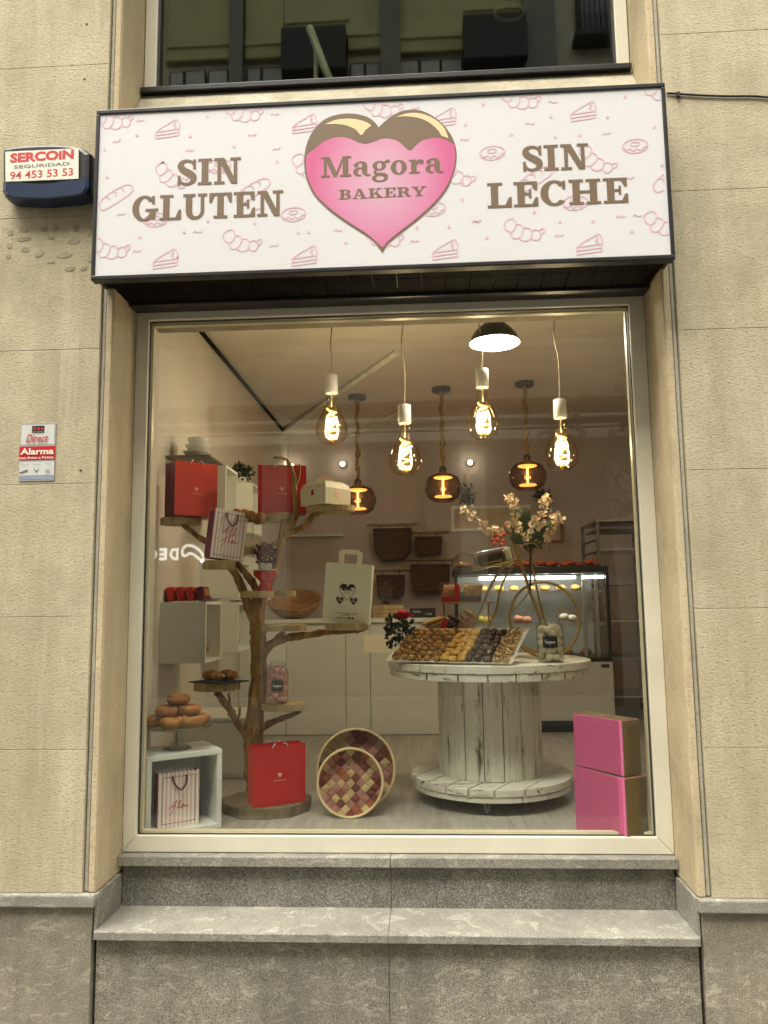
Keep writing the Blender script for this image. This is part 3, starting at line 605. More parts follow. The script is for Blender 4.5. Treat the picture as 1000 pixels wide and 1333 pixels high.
o = MB().tube([p0, p0.lerp(p1, .5), p1 + Vector((.06, .0, -.12))], .021, 14).build('white_pipe', 'pipe_white'); tag(o, 'thick white pipe slanting behind the upper window', 'pipe')
p0, p1 = at(411, 58, .5), at(412, 150, .5); o = MB().tube([p0, p1 + Vector((0, 0, -.1))], .013, 12).build('white_pipe', 'pipe_white'); tag(o, 'thin upright white pipe behind the upper window', 'pipe')
c = at(663, 16, .8); o = MB().tube([c + Vector((.085 * math.cos(t / 20 * math.tau), .03 * math.sin(t / 20 * math.tau), .075 * math.sin(t / 20 * math.tau))) for t in range(20)], .010, 8, closed=True).build('ring_lamp', 'pipe_white'); tag(o, 'pale ring hanging behind the upper window', 'ring')
m = MB().tube([c + Vector((0, 0, .07)), c + Vector((0, 0, 1.2))], .004, 6); 
h = m.build('wire', 'cable', o)

# ================================================================== bakery sign
SY = -.41
SG = thing('shop_sign', (-.17, YW, Z(1.31)), 'wide white bakery sign box with pink heart logo and black trim above the window', 'sign')
sx0, sx1, sz0, sz1 = -1.332, .984, Z(1.314), Z(2.052); T = .020
box('trim', (sx0, SY, sz1 - T), (sx1, YW - .001, sz1), 'black_metal', SG, bevel=.004)
box('trim', (sx0, SY, sz0), (sx1, SY + .045, sz0 + T), 'black_metal', SG, bevel=.004)
box('trim', (sx0, SY + .0005, sz0 + T), (sx0 + T * .8, YW - .001, sz1 - T), 'black_metal', SG, bevel=.003)
box('trim', (sx1 - T * .8, SY + .0005, sz0 + T), (sx1, YW - .001, sz1 - T), 'black_metal', SG, bevel=.003)
box('box_back', (sx0 + T * .8 + .001, SY + .05, sz0 + .03), (sx1 - T * .8 - .001, YW - .002, sz1 - T - .001), 'black_metal', SG)
box('face_panel', (sx0 + T * .8, SY + .006, sz0 + T), (sx1 - T * .8, SY + .03, sz1 - T), 'sign_white', SG)
xb = sx0 + .02
while xb < sx1 - .05:
    xe = min(xb + .101, sx1 - .02); q0, q1 = max(xb, XL + .004), min(xe, XR - .004)
    box('soffit_board', (xb, SY + .046, sz0 + .022), (xe - .003, YW - .004, sz0 + .028), 'soffit', SG, bevel=.002)
    if q1 > q0: box('soffit_board', (q0, YW - .003, sz0 + .022), (q1 - .003, -.11, sz0 + .028), 'soffit', SG, bevel=.002)
    xb += .101
box('soffit_box', (XL + .003, -.108, sz0 + .012), (XR - .003, -.016, sz0 + .10), 'black_metal', SG, bevel=.003)
box('soffit_back', (XL + .003, YW - .002, sz0 + .03), (XR - .003, -.11, sz0 + .05), 'black_metal', SG)
FY = SY + .0052
def sp(px, py): v = at(px, py, SY + .006); return (v.x, v.z)
# doodles, drawn in the plane of the sign
CL = (sx0 + T * .8 + .003, sz0 + T + .003, sx1 - T * .8 - .003, sz1 - T - .003)
PXM = 2.9 / 1000 * 1.003
def doodle(kind, px, py, ang=0, sc=1.0):
    cx, cz = sp(px, py); g = Flat(FY - .0001, .00003); ca, sa = math.cos(R(ang)), math.sin(R(ang)); LW = .0046
    def t(pts): return [(cx + (x * ca - y * sa) * PXM * sc, cz + (x * sa + y * ca) * PXM * sc) for x, y in pts]
    def st(pts, closed=False, n=5): g.stroke(t(pts), LW, closed, n, CL)
    if kind == 'croissant':
        st([(-24, 10), (-18, 15), (-12, 12), (-10, 4), (-14, -4), (-22, -2), (-26, 4)], True)
        st([(-11, 8), (-3, 8), (1, 2), (-2, -9), (-10, -12), (-15, -5)]); st([(0, 5), (8, 6), (13, 0), (12, -9), (5, -13), (-3, -10)])
        st([(12, 2), (18, 6), (24, 3), (25, -5), (20, -9), (13, -7)]); st([(22, 6), (27, 10), (29, 5), (25, 0)])
    elif kind == 'cake':
        st([(-17, -3), (-8, 3), (4, 9), (12, 13), (16, 11), (18, 3), (17, -2)]); st([(-17, -3), (17, -1)], n=2); st([(-17, -3), (-17, -13)], n=2); st([(-17, -13), (16, -11)], n=2); st([(17, -1), (16, -11)], n=2); st([(-17, -8), (17, -6)], n=2); st([(10, 11), (12, 8), (9, 5), (12, 2), (10, -1)])
    elif kind == 'donut':
        k = [(17 * math.cos(i * math.tau / 12), 10 * math.sin(i * math.tau / 12)) for i in range(12)]; st(k, True, 3)
        st([(6 * math.cos(i * math.tau / 8), 3 + 3 * math.sin(i * math.tau / 8)) for i in range(8)], True, 3); st([(-16, -1), (-11, -5), (-7, -3), (-3, -7), (2, -4), (7, -7), (11, -3), (16, -2)])
    elif kind == 'loaf':
        st([(-26, -5), (-22, -9), (0, -9), (22, -7), (28, -1), (24, 6), (10, 9), (-12, 8), (-24, 3)], True); st([(-12, 7), (-8, 3), (-10, 0)]); st([(0, 8), (4, 4), (2, 0)]); st([(12, 8), (16, 4), (13, 0)])
    elif kind == 'squiggle': st([(-6, -1), (-3, 1.2), (1, -.5), (6, 1.2)])
    elif kind == 'dot':
        x, z = t([(0, 0)])[0]
        if CL[0] + .006 < x < CL[2] - .006 and CL[1] + .006 < z < CL[3] - .006: g.disc(x, z, .0065, .0065, 9)
    elif kind == 'crumb':
        x, z = t([(0, 0)])[0]
        if CL[0] + .008 < x < CL[2] - .008 and CL[1] + .008 < z < CL[3] - .008: g.poly(t([(-2.6, -2.4), (2.4, -1.6), (-.4, 3)]))
    if g.mb.v: g.build(kind + '_print', 'print_pink', SG)
for d in (('croissant', 147, 157, -4), ('croissant', 315, 147, -10), ('croissant', 497, 141, -8), ('croissant', 676, 130, -10), ('croissant', 855, 117, -30), ('croissant', 222, 230, -28), ('croissant', 400, 219, -30), ('croissant', 775, 209, -30), ('croissant', 592, 226, -30),
          ('croissant', 142, 325, -8), ('croissant', 313, 315, -14), ('croissant', 497, 309, -14), ('croissant', 680, 301, -14), ('croissant', 862, 293, -20),
          ('cake', 218, 168, 3), ('cake', 396, 161, 3), ('cake', 577, 153, 3), ('cake', 759, 145, 3), ('cake', 215, 337, 3), ('cake', 396, 333, 3), ('cake', 579, 325, 3), ('cake', 767, 318, 3),
          ('donut', 285, 216, 4), ('donut', 203, 286, 4), ('donut', 382, 279, 4), ('donut', 641, 199, 4), ('donut', 827, 190, 4), ('donut', 564, 272, 4), ('donut', 749, 264, 4), ('donut', 464, 207, 4),
          ('loaf', 150, 256, 30), ('loaf', 328, 248, 30), ('loaf', 510, 243, 30), ('loaf', 695, 233, 30), ('loaf', 872, 232, 30)): doodle(*d)
for d in ((183, 157), (358, 149), (541, 141), (720, 133), (152, 184), (328, 176), (517, 168), (690, 161), (247, 196), (360, 194), (605, 182), (790, 174), (158, 279), (333, 272), (620, 288), (830, 281), (257, 302), (440, 300), (621, 289), (808, 282), (178, 327), (357, 320), (540, 314), (728, 307), (820, 232)): doodle('squiggle', *d, random.uniform(-8, 12))
for d in ((178, 176), (270, 152), (384, 168), (629, 136), (717, 152), (814, 126), (212, 211), (602, 238), (182, 309), (271, 288), (450, 316), (543, 296), (634, 310), (729, 289), (823, 302), (602, 260), (862, 215), (388, 303), (231, 336), (136, 195), (680, 240), (755, 176)): doodle('dot', *d)
for d in ((248, 177), (305, 190), (430, 172), (606, 162), (666, 175), (791, 152), (140, 230), (361, 210), (240, 302), (402, 302), (585, 295), (772, 288), (852, 165), (723, 178), (332, 290), (696, 276)): doodle('crumb', *d, 0)
# lettering
def word(w, bl, tr, name='letter'):
    a, b = sp(*bl), sp(*tr); slab_text(w, a[0], a[1], b[0], b[1] - a[1], FY - .0006, 'print_brown', SG)
word('SIN', (229.5, 242), (313.5, 204.5)); word('GLUTEN', (172, 288.5), (368.5, 247.5)); word('SIN', (679.5, 223.5), (765, 186.5)); word('LECHE', (635, 271), (816.5, 231))
hz = lambda x, y: sp(390 + x / 4.545, 130 + y / 4.545)
g = Flat(FY - .0006); heart = [(468, 163), (440, 128), (390, 97), (300, 81), (200, 94), (120, 138), (60, 218), (32, 310), (28, 390), (45, 480), (90, 570), (170, 650), (270, 725), (380, 795), (445, 845), (490, 905)]
hl = spline([(x, y, 0) for x, y in heart], 4); hr = spline([(x, y, 0) for x, y in [(490, 905), (528, 850), (600, 790), (700, 712), (800, 622), (872, 530), (915, 430), (930, 330), (912, 240), (862, 160), (790, 97), (710, 62), (620, 63), (550, 93), (500, 133), (468, 163)]], 4)
g.poly([hz(p.x, p.y) for p in hl[:-1] + hr[:-1]]).build('logo_heart', 'print_brown', SG)
pk = spline([(x, y, 0) for x, y in [(42, 328), (90, 290), (150, 245), (220, 222), (290, 228), (340, 250), (390, 263), (440, 250), (490, 232), (540, 232), (590, 250), (635, 292), (660, 300), (690, 270), (730, 240), (800, 226), (860, 235), (916, 268)]], 4) + \
     spline([(x, y, 0) for x, y in [(922, 340), (906, 430), (862, 523), (792, 612), (692, 702), (592, 780), (522, 838), (490, 872), (447, 832), (386, 784), (276, 713), (178, 640), (99, 562), (54, 475), (38, 390)]], 4)
c = hz(480, 470)
fl = Flat(FY - .0010); fl.poly([hz(p.x, p.y) for p in pk]); fl.mb.build('logo_icing', 'logo_pink', SG, origin=(c[0], FY, c[1]), fix=False)
Flat(FY - .0010).poly([hz(p.x, p.y) for p in spline([(x, y, 0) for x, y in [(150, 145), (220, 118), (310, 112), (390, 130), (425, 153)]], 4) + spline([(x, y, 0) for x, y in [(390, 180), (365, 210), (330, 175), (270, 150), (210, 143)]], 3)]).build('logo_highlight', 'print_cream', SG)
Flat(FY - .0010).poly([hz(p.x, p.y) for p in spline([(x, y, 0) for x, y in [(570, 103), (640, 80), (720, 82), (800, 115), (855, 165), (882, 228)]], 4) + spline([(x, y, 0) for x, y in [(840, 213), (810, 170), (750, 125), (680, 103), (620, 98)]], 3)]).build('logo_highlight', 'print_cream', SG)
a, b, c = hz(128, 462), hz(298, 333), hz(850, 450); slab_text('Magora', a[0], a[1], c[0], b[1] - a[1], FY - .0014, 'print_brown', SG)
a, b = hz(233, 591), hz(748, 517); slab_text('BAKERY', a[0], a[1], b[0], b[1] - a[1] + .004, FY - .0014, 'print_brown', SG)

# ================================================================== siren, sticker, cable on the wall
q = lambda x, y, Y=YW - .06: at(x / 7.015, 180 + y / 7.015, Y)
out = [(28, 140), (60, 98), (200, 78), (450, 67), (650, 74), (760, 95), (820, 138), (842, 180), (832, 470), (800, 525), (700, 547), (420, 573), (100, 562), (60, 537), (33, 490)]
def shell(mb, pts, ys):
    P = [(q(x, y).x, q(x, y).z) for x, y in pts]; n = len(P); cx = sum(p[0] for p in P) / n; cz = sum(p[1] for p in P) / n; vs = []
    for y, k in ys: vs += [(cx + (x - cx) * k, y, cz + (z - cz) * k) for x, z in P]
    fs = [(i * n + k, i * n + (k + 1) % n, (i + 1) * n + (k + 1) % n, (i + 1) * n + k) for i in range(len(ys) - 1) for k in range(n)]
    fs.append(tuple((len(ys) - 1) * n + k for k in range(n))); mb.add(vs, fs, False); return mb
c = q(430, 320); SI = thing('alarm_siren', (c.x, YW, c.z - .1), 'black and navy alarm siren box with white SERCOIN plate on the wall', 'alarm siren')
shell(MB(), [(p.x, p.y) for p in spline([(x, y, 0) for x, y in out], 3, True)], ((YW - .001, .97), (YW - .03, 1.0), (YW - .055, 1.0), (YW - .070, .95), (YW - .074, .88))).build('housing', 'black_plastic', SI)
blue = [(33, 410), (180, 418), (300, 432), (480, 432), (620, 405), (760, 378), (836, 372), (834, 470), (800, 527), (700, 549), (420, 575), (100, 564), (58, 538), (31, 490)]
shell(MB(), blue, ((YW - .001, .98), (YW - .03, 1.005), (YW - .060, 1.01), (YW - .074, .97), (YW - .079, .9))).build('blue_lens', 'navy', SI)
a, b, c_, d = q(48, 122, YW - .081), q(718, 90, YW - .081), q(716, 368, YW - .081), q(50, 395, YW - .081)
PL = MB().add([(v.x, YW - y, v.z) for y in (.0745, .081) for v in (a, b, c_, d)], [(0, 1, 2, 3), (7, 6, 5, 4), (0, 4, 5, 1), (1, 5, 6, 2), (2, 6, 7, 3), (3, 7, 4, 0)]).build('plate', 'plate_white', SI)
def sq(x, y): v = q(x, y, YW - .082); return v.x, v.z
SK = math.atan2(b.z - a.z, b.x - a.x)
def siren_text(t, l, btm, r_, top, mat, bold):
    p, e = sq(l, btm), sq(r_, top); pv = Vector((p[0], 0, p[1])); m = Matrix.Translation(pv) @ Matrix.Rotation(-R(1.3), 4, 'Y') @ Matrix.Translation(-pv)
    sans(t, p[0], p[1], e[0], e[1], YW - .0816, mat, PL, 'lettering', bold, m)
siren_text('SERCOiN', 90, 224, 676, 110, 'ser_red', .045); siren_text('SEGURIDAD', 126, 277, 636, 224, 'grey_ink', .012); siren_text('94 453 53 53', 90, 376, 668, 280, 'ser_red', .012)

k = lambda x, y: (lambda v: (v.x, v.z))(at(x / 5, 500 + y / 5, YW - .003))
ST = thing('alarm_sticker', (at(48, 627, YW).x, YW, at(48, 627, YW).z), 'small grey and red Alarma sticker plate on the left wall', 'sticker')
def sr(x0, y0, x1, y1, dy, mat, name):
    a, b = k(x0, y1), k(x1, y0); return box(name, (a[0], YW - .003 - dy, a[1]), (b[0], YW - .001, b[1]), mat, ST)
def stx(t, x0, y0, x1, y1, mat, bold=0, dy=.0045, sh=0, name='lettering'): a, b = k(x0, y1), k(x1, y0); sans(t, a[0], a[1], b[0], b[1], YW - .003 - dy, mat, ST, name, bold, shear=sh)
sr(122, 250, 366, 632, 0, 'sticker_edge', 'backing'); sr(136, 262, 356, 396, .0006, 'sticker', 'upper_field'); sr(124, 402, 360, 496, .0006, 'sticker_red', 'red_band'); sr(124, 502, 354, 596, .0006, 'sticker', 'lower_field'); sr(124, 597, 352, 622, .0006, 'sticker_blue', 'footer')
sr(208, 270, 291, 320, .0012, 'ink', 'logo_block')
g = Flat(YW - .0045); 
for i in range(3): x_, z_ = k(226 + i * 25, 291); g.disc(x_, z_, .0062, .0062, 10)
g.build('logo_dots', 'sticker_red', ST)
stx('SECURITAS', 212, 309, 287, 317, 'sticker', 0); stx('Direct', 172, 325, 318, 382, 'sticker_red', .01, sh=.35); stx('Alarma', 136, 416, 354, 462, 'plate_white', .03); stx('con Aviso a Policía', 130, 468, 352, 490, 'plate_white', .012)
stx('Grabación', 138, 517, 190, 526, 'grey_ink', .01); stx('Conexión', 214, 517, 264, 526, 'grey_ink', .01); stx('Aviso', 296, 515, 334, 524, 'grey_ink', .01)
g = Flat(YW - .0046); P_ = lambda *a: [k(x, y) for x, y in a]
g.poly(P_((128, 574), (150, 566), (178, 556), (184, 568), (152, 580), (130, 584))); g.stroke(P_((222, 548), (226, 562), (238, 566), (250, 560), (252, 548)), .0028); g.poly(P_((234, 562), (242, 562), (240, 578), (236, 578)))
for r_ in (9, 16): g.ring(*k(312, 562), r_ * .00061, r_ * .00061, .0012, .0012, -50, 50, 8).ring(*k(312, 562), r_ * .00061, r_ * .00061, .0012, .0012, 130, 230, 8)
g.stroke(P_((300, 588), (312, 562)), .0018, n=2).stroke(P_((324, 588), (312, 562)), .0018, n=2); g.build('pictogram', 'grey_ink', ST)

CB = [at(x, y, YW - .006) for x, y in ((868, 121), (884, 122), (915, 124), (950, 125), (980, 125), (1010, 127), (1100, 131), (1400, 150))]
o = MB().tube(spline(CB, 4), .0042, 8).build('wall_cable', 'cable'); tag(o, 'thin black cable running along the right wall from the sign', 'cable'); c = at(883, 123, YW - .006)
MB().box((c.x - .006, YW - .014, c.z - .012), (c.x + .006, YW - .0005, c.z + .008)).build('cable_clip', 'cable', o)

# ================================================================== house across the street (behind the viewer, seen in the panes)
OY = -10.0
def rf(px, py): v = at(px, py, .056 - OY); return v.x, v.z
OB = thing('opposite_building', (0, OY, 0), 'tall stone apartment house across the street seen only as reflection in the panes', 'building')
box('wall', (-16, OY - .6, 5.2), (16, OY, 15.2), 'opp_stone', OB); box('roof', (-16.3, OY - 6, 15.2), (16.3, OY + .4, 15.6), 'opp_grey', OB)
box('wall', (-16, OY - .6, 0), (16, OY - .4, 5.2), 'opp_dark', OB)
zc0, zc1 = rf(500, 576)[1], rf(500, 548)[1]
box('cornice', (-16, OY, zc0 - .05), (16, OY + .25, zc0 + .12), 'opp_light', OB, bevel=.02); box('cornice', (-16, OY, zc1 - .03), (16, OY + .14, zc1 + .02), 'opp_light', OB); box('cornice', (-16, OY, (zc0 + zc1) / 2), (16, OY + .1, (zc0 + zc1) / 2 + .03), 'opp_light', OB)
for x in (-13, -9.5, -6.4, -2.9, .6, 3.2, 6.6, 10, 13.4):
    box('pilaster', (x, OY - .4, 0), (x + .45, OY + .02, zc0 - .06), 'opp_stone', OB)
for fl_, (za, zb_) in enumerate(((6.4, 8.7), (9.75, 10.75), (13.3, 14.7))):
    for x in (-13, -11, -8.6, -6.6, -4.15, -3.2, -2.2, -.5, .4, 1.3, 3.6, 6.0, 8.2, 10.4, 12.6):
        w = .8 if fl_ == 1 and -5 < x < 2 else 1.1
        f = box('window', (x, OY + .001, za), (x + w, OY + .05, zb_), 'opp_light' if fl_ != 1 else 'opp_dark', OB)
        box('window_pane', (x + .06, OY + .051, za + .06), (x + w - .06, OY + .056, zb_ - .06), 'opp_glass', f)
    if fl_ == 0:
        for x in (-13, -8.6, -4.15, .4, 3.6, 8.2):
            r_ = MB(); r_.box((x - .3, OY + .052, za - .15), (x + 1.7, OY + .7, za - .03))
            for i in range(14): r_.tube([(x - .25 + i * .145, OY + .66, za - .03), (x - .25 + i * .145, OY + .66, za + .95)], .012, 5)
            r_.tube([(x - .28, OY + .66, za + .96), (x + 1.68, OY + .66, za + .96)], .025, 5); r_.build('balcony', 'iron', OB)
for (a, b, y0, y1) in ((208, 303, -40, 88), (321, 372, -40, 84), (454, 497, -40, 72), (520, 603, -40, 76), (604, 680, -40, 40), (372, 454, -40, 56)):
    (xa, zb2), (xb2, zt2) = rf(a, y1), rf(b, y0); box('olive_panel', (xa, OY + .06, zb2), (xb2, OY + .16, zt2), 'olive', OB, bevel=.02)
    box('olive_moulding', (xa, OY + .161, zb2 + .25), (xb2, OY + .20, zb2 + .31), 'olive', OB)
for (a, b) in ((303, 321), (497, 520), (681, 716)):
    (xa, zb2), (xb2, zt2) = rf(a, 118), rf(b, -40); box('pilaster', (xa, OY + .06, 9.2), (xb2, OY + .3, 14), 'opp_grey', OB)
for (a, b, y0, y1) in ((372, 453, 57, 114), (603, 681, 41, 100)):
    (xa, zb2), (xb2, zt2) = rf(a, y1), rf(b, y0); box('awning_box', (xa, OY + .06, zb2), (xb2, OY + .5, zt2), 'opp_dark', OB)
(xa, zb2), (xb2, zt2) = rf(750, 62), rf(798, -30); f = box('window', (xa, OY + .06, zb2), (xb2, OY + .1, zt2), 'opp_dark', OB); box('window_pane', (xa + .1, OY + .101, zb2 + .3), (xb2 - .1, OY + .106, zt2), 'opp_glass', f)
r_ = MB()
for i in range(9): r_.tube([(xa + (xb2 - xa) * i / 8, OY + .4, zb2), (xa + (xb2 - xa) * i / 8, OY + .4, zb2 + .8)], .014, 5)
r_.tube([(xa, OY + .4, zb2 + .8), (xb2, OY + .4, zb2 + .8)], .02, 5); r_.box((xa - .1, OY + .101, zb2 - .12), (xb2 + .1, OY + .5, zb2 - .01)); r_.build('balcony', 'iron', OB)
for (a, b, y0, y1) in ((224, 240, 99, 125), (244, 268, 97, 125), (274, 297, 96, 125), (324, 340, 94, 122), (344, 368, 93, 122), (458, 474, 88, 120), (478, 495, 87, 120), (522, 544, 84, 118), (549, 572, 83, 118), (576, 600, 82, 118)):
    (xa, zb2), (xb2, zt2) = rf(a, y1), rf(b, y0); f = box('window', (xa - .03, OY + .057, zb2 - .03), (xb2 + .03, OY + .09, zt2 + .03), 'opp_dark', OB); box('window_pane', (xa, OY + .091, zb2), (xb2, OY + .096, zt2), 'opp_pane', f)
# lit shop lettering opposite (mirrored in the pane)
(xa, za), (xb2, zb2) = rf(196, 730), rf(266, 713)
def mirr_letter(ch, l, rgt):
    x_a, x_b = rf(l, 720)[0], rf(rgt, 720)[0]; m = Matrix.Translation((0, 0, 0))
    sans(ch, 0, za, 1, zb2, 0, 'shop_white', OB, 'sign_letter', .055, Matrix(((-(x_b - x_a), 0, 0, x_b), (0, 1, 0, OY + .06), (0, 0, 1, 0), (0, 0, 0, 1))))
box('sign_board', (xa - 1.5, OY - .399, za - .35), (xb2 + .6, OY + .04, zb2 + .35), 'opp_dark', OB)
mirr_letter('C', 196, 206); mirr_letter('E', 209, 219); mirr_letter('D', 222, 234)
hx = [rf(190 + x / 6.25, 580 + y / 6.25) for x, y in ((460, 940), (380, 880), (320, 900), (305, 860), (330, 820), (390, 820), (450, 860), (475, 910), (465, 945))]
gg = Flat(OY + .06); gg.stroke(hx, .05, True); gg.build('sign_emblem', 'shop_white', OB)

# street tree on the far pavement
tc = at(790, 600, 8.9); TX = tc.x
TR = thing('street_tree', (TX, -8.9, 0), 'young leafy street tree across the road seen only as a reflection', 'tree')
MB().tube([(TX, -8.9, 0), (TX + .03, -8.9, 1.5), (TX - .03, -8.88, 2.6), (TX, -8.9, 4.2)], [.1, .075, .06, .02], 9).build('trunk', 'bark', TR)
mb = MB(); rnd = random.Random(3)
for i in range(2400):
    d = Vector((rnd.gauss(0, 1), rnd.gauss(0, 1), rnd.gauss(0, 1))).normalized() * rnd.random() ** .4; p = Vector((TX + d.x * 1.15, -8.9 + d.y * .8, 3.75 + d.z * 1.35))
    if noise.noise(p * 1.6) < -.12: continue
    u = Vector((rnd.gauss(0, 1), rnd.gauss(0, 1), rnd.gauss(0, 1))).normalized() * .055; w = u.orthogonal().normalized() * .03
    mb.quad(p - u, p + w, p + u, p - w)
mb.build('crown', 'leaf', TR, fix=False)

# ================================================================== shop room
struct(box('shop_floor', (XWL - .1, .07, FL - .1), (XWR + .1, YB + .1, FL), 'floor'))
for i, (ya, yb) in enumerate(((.3005, .95), (.956, 2.19), (2.196, 3.70), (3.706, YB))):     # board ceiling with open joints
    struct(box('shop_ceiling', (XWL, ya, CE), (XWR, yb, CE + .05), 'ceil'))
struct(box('ceiling_void', (XWL - .1, .3005, CE + .052), (XWR + .1, YB + .1, CE + .09), 'ceil'))
struct(box('shop_wall_left', (XWL - .1, .3, FL), (XWL, YB + .1, CE + .05), 'int_wall')); struct(box('shop_wall_right', (XWR, .3, FL), (XWR + .1, YB + .1, CE + .05), 'int_back'))
struct(box('shop_wall_back', (XWL, YB, FL), (XWR, YB + .1, CE), 'int_back'))
MB().box((XWL + .001, .35, CE - .028), (XWL + .02, 4.6, CE - .004)).build('ceiling_strip', 'soffit', bpy.data.objects['shop_wall_left'])
def ceil_pipe(p, q_, r_, label):
    a, b = atz(*p, CE - r_), atz(*q_, CE - r_); o = MB().tube([a, a.lerp(b, .5), b], r_, 10).build('ceiling_conduit', 'pipe_white'); tag(o, label, 'conduit', 'white conduits on the shop ceiling')
ceil_pipe((517, 459), (368, 562), .022, 'white conduit running diagonally across the shop ceiling'); ceil_pipe((520, 536), (392, 600), .018, 'second white ceiling conduit, farther back behind the hanging lamps')

# ---- lamps
def pt(parent, loc, watts, col, r_=.03):
    l = bpy.data.lights.new('lamp_light', 'POINT'); l.energy = watts; l.color = col; l.shadow_soft_size = r_
    o = bpy.data.objects.new('lamp_light', l); COL.objects.link(o); o.parent = parent; o.location = Vector(loc) - WL[parent.name]
def globe(px, pyb, Y, label, kink):
    b = at(px, pyb, Y); x, y, zb = b; s_ = (Y + 3.3) / 1000
    D = 43 * s_; top = zb + 95 * s_; L = thing('globe_lamp', (x, y, zb), label, 'lamp', 'clear globe lamps hanging behind the window')
    prof = [(.0005, 0), (.25, .035), (.40, .14), (.485, .32), (.50, .5), (.46, .70), (.36, .92), (.26, 1.08), (.19, 1.22), (.16, 1.36), (.155, 1.55)]
    MB().open_lathe([(r_ * D, z_ * D) for r_, z_ in prof], (x, y, zb), 28).build('bulb', 'bulb', L)
    sk = top - 25 * s_
    MB().lathe([(8.3 * s_, 0), (8.6 * s_, .002), (8.6 * s_, 25 * s_), (6 * s_, 25.6 * s_)], (x, y, sk), 22).build('socket', 'socket', L)
    f = []
    for i in range(90): t = i / 89; f.append((x + 6.2 * s_ * math.cos(t * math.tau * 3.5), y + 6.2 * s_ * math.sin(t * math.tau * 3.5), zb + D * (.18 + .98 * t)))
    MB().tube(f, 1.0 * s_, 6).build('filament', 'filament', L)
    MB().tube([(x, y, zb + D * 1.2), (x, y, sk + .002)], .004, 6).build('stem', 'bead', L); MB().lathe([(.014, 0), (.014, .03)], (x, y, zb + D * .03), 10).build('tip', 'gold', L)
    MB().tube(spline([(x, y, top), (x + .004, y, top + (CE - top) * .3), (x - kink, y, top + (CE - top) * .55), (x + kink * .5, y, top + (CE - top) * .8), (x, y, CE - .02)], 5), .0045, 7).build('cord', 'cordm', L)
    MB().lathe([(.055, -.024), (.06, -.02), (.06, 0)], (x, y, CE - .0005), 18).build('ceiling_rose', 'socket', L)
    pt(L, (x, y, zb + D * .62), 3.1, (1, .82, .58), .05)
globe(432, 579, 1.52, 'clear globe lamp with glowing spiral filament, leftmost of the four', .006); globe(528, 619, 1.15, 'clear globe lamp with glowing spiral filament, second from the left and lowest hung', .012)
globe(630, 572, .95, 'clear globe lamp with glowing spiral filament hanging below the black dome shade', .012); globe(732.5, 613, .95, 'clear globe lamp with glowing spiral filament, rightmost of the four', .018)
def smoked(px, pyc, canopy, Y, label):
    c = at(px, pyc, Y); x, y, z_ = c; s_ = (Y + 3.3) / 1000; L = thing('smoked_lamp', (x, y, z_ - 17 * s_), label, 'lamp', 'smoked glass pendants with rope')
    w, h_ = 24.5 * s_, 18.5 * s_
    MB().open_lathe([(w * .5, -h_ * .98), (w * .82, -h_ * .72), (w, -h_ * .2), (w * .98, h_ * .25), (w * .8, h_ * .75), (w * .42, h_), (w * .2, h_ * 1.03)], c, 26).build('shade', 'smoke', L)
    MB().lathe([(.25 * w, .62 * h_), (.5 * w, .70 * h_), (.5 * w, .66 * h_ + .012)], c, 20).build('light_disc', 'lamp_disc', L); MB().lathe([(.46 * w, -.66 * h_), (.46 * w, -.60 * h_), (.2 * w, -.56 * h_)], c, 20).build('light_disc', 'lamp_disc', L)
    MB().tube([c + Vector((0, 0, -.58 * h_)), c + Vector((0, 0, .68 * h_))], .008, 8).build('light_rod', 'led_amber', L)
    t0 = z_ + h_
    MB().lathe([(.03, 0), (.032, .05), (.02, .062)], (x, y, t0), 14).build('cap', 'bronze', L)
    n = 30; path = []; rr = []
    for i in range(n + 1):
        t = i / n; path.append((x + .006 * math.sin(t * 23), y, t0 + .06 + (CE - t0 - .08) * t)); rr.append(.016 + (.010 if i in (4, 9, 10, 17) else 0) + .002 * math.sin(i * 2.3))
    MB().tube(path, rr, 9).build('rope', 'rope', L)
    MB().lathe([(.075, -.035), (.08, -.03), (.08, 0)], (x, y, CE - .0005), 20).build('ceiling_rose', 'bronze', L)
    pt(L, c, .5, (1, .50, .18), .03)
smoked(466, 651, 517, 3.38, 'smoked glass pendant lamp on rope beside the white cake box'); smoked(577, 635, 507, 3.2, 'smoked glass pendant lamp on rope, middle of the three'); smoked(687, 620, 499, 3.1, 'smoked glass pendant lamp on rope, rightmost of the three')
c = at(644, 447, 1.05); s_ = 4.35 / 1000; L = thing('dome_lamp', c, 'black dome pendant lamp with bright white inside near the ceiling', 'lamp')
MB().open_lathe([(.034 * 4.35, 0), (.030 * 4.35, .045), (.022 * 4.35, .088), (.012 * 4.35, .125), (.006 * 4.35, .15), (.0002, .152)], c, 30).build('shade', 'black_metal', L)
MB().open_lathe([(.0334 * 4.35, .001), (.0294 * 4.35, .043), (.0214 * 4.35, .085), (.0114 * 4.35, .12), (.0002, .135)], c, 30).build('white_lining', 'socket', L)
MB().lathe([(.0005, 0), (.03, .012), (.042, .04), (.03, .07), (.016, .09)], c + Vector((0, 0, .03)), 16).build('light_bulb', 'lamp_white', L)
MB().tube([c + Vector((0, 0, .15)), (c.x, c.y, CE)], .004, 6).build('cord', 'cable', L); pt(L, c + Vector((0, 0, .012)), 10.5, (1, .93, .82), .04)
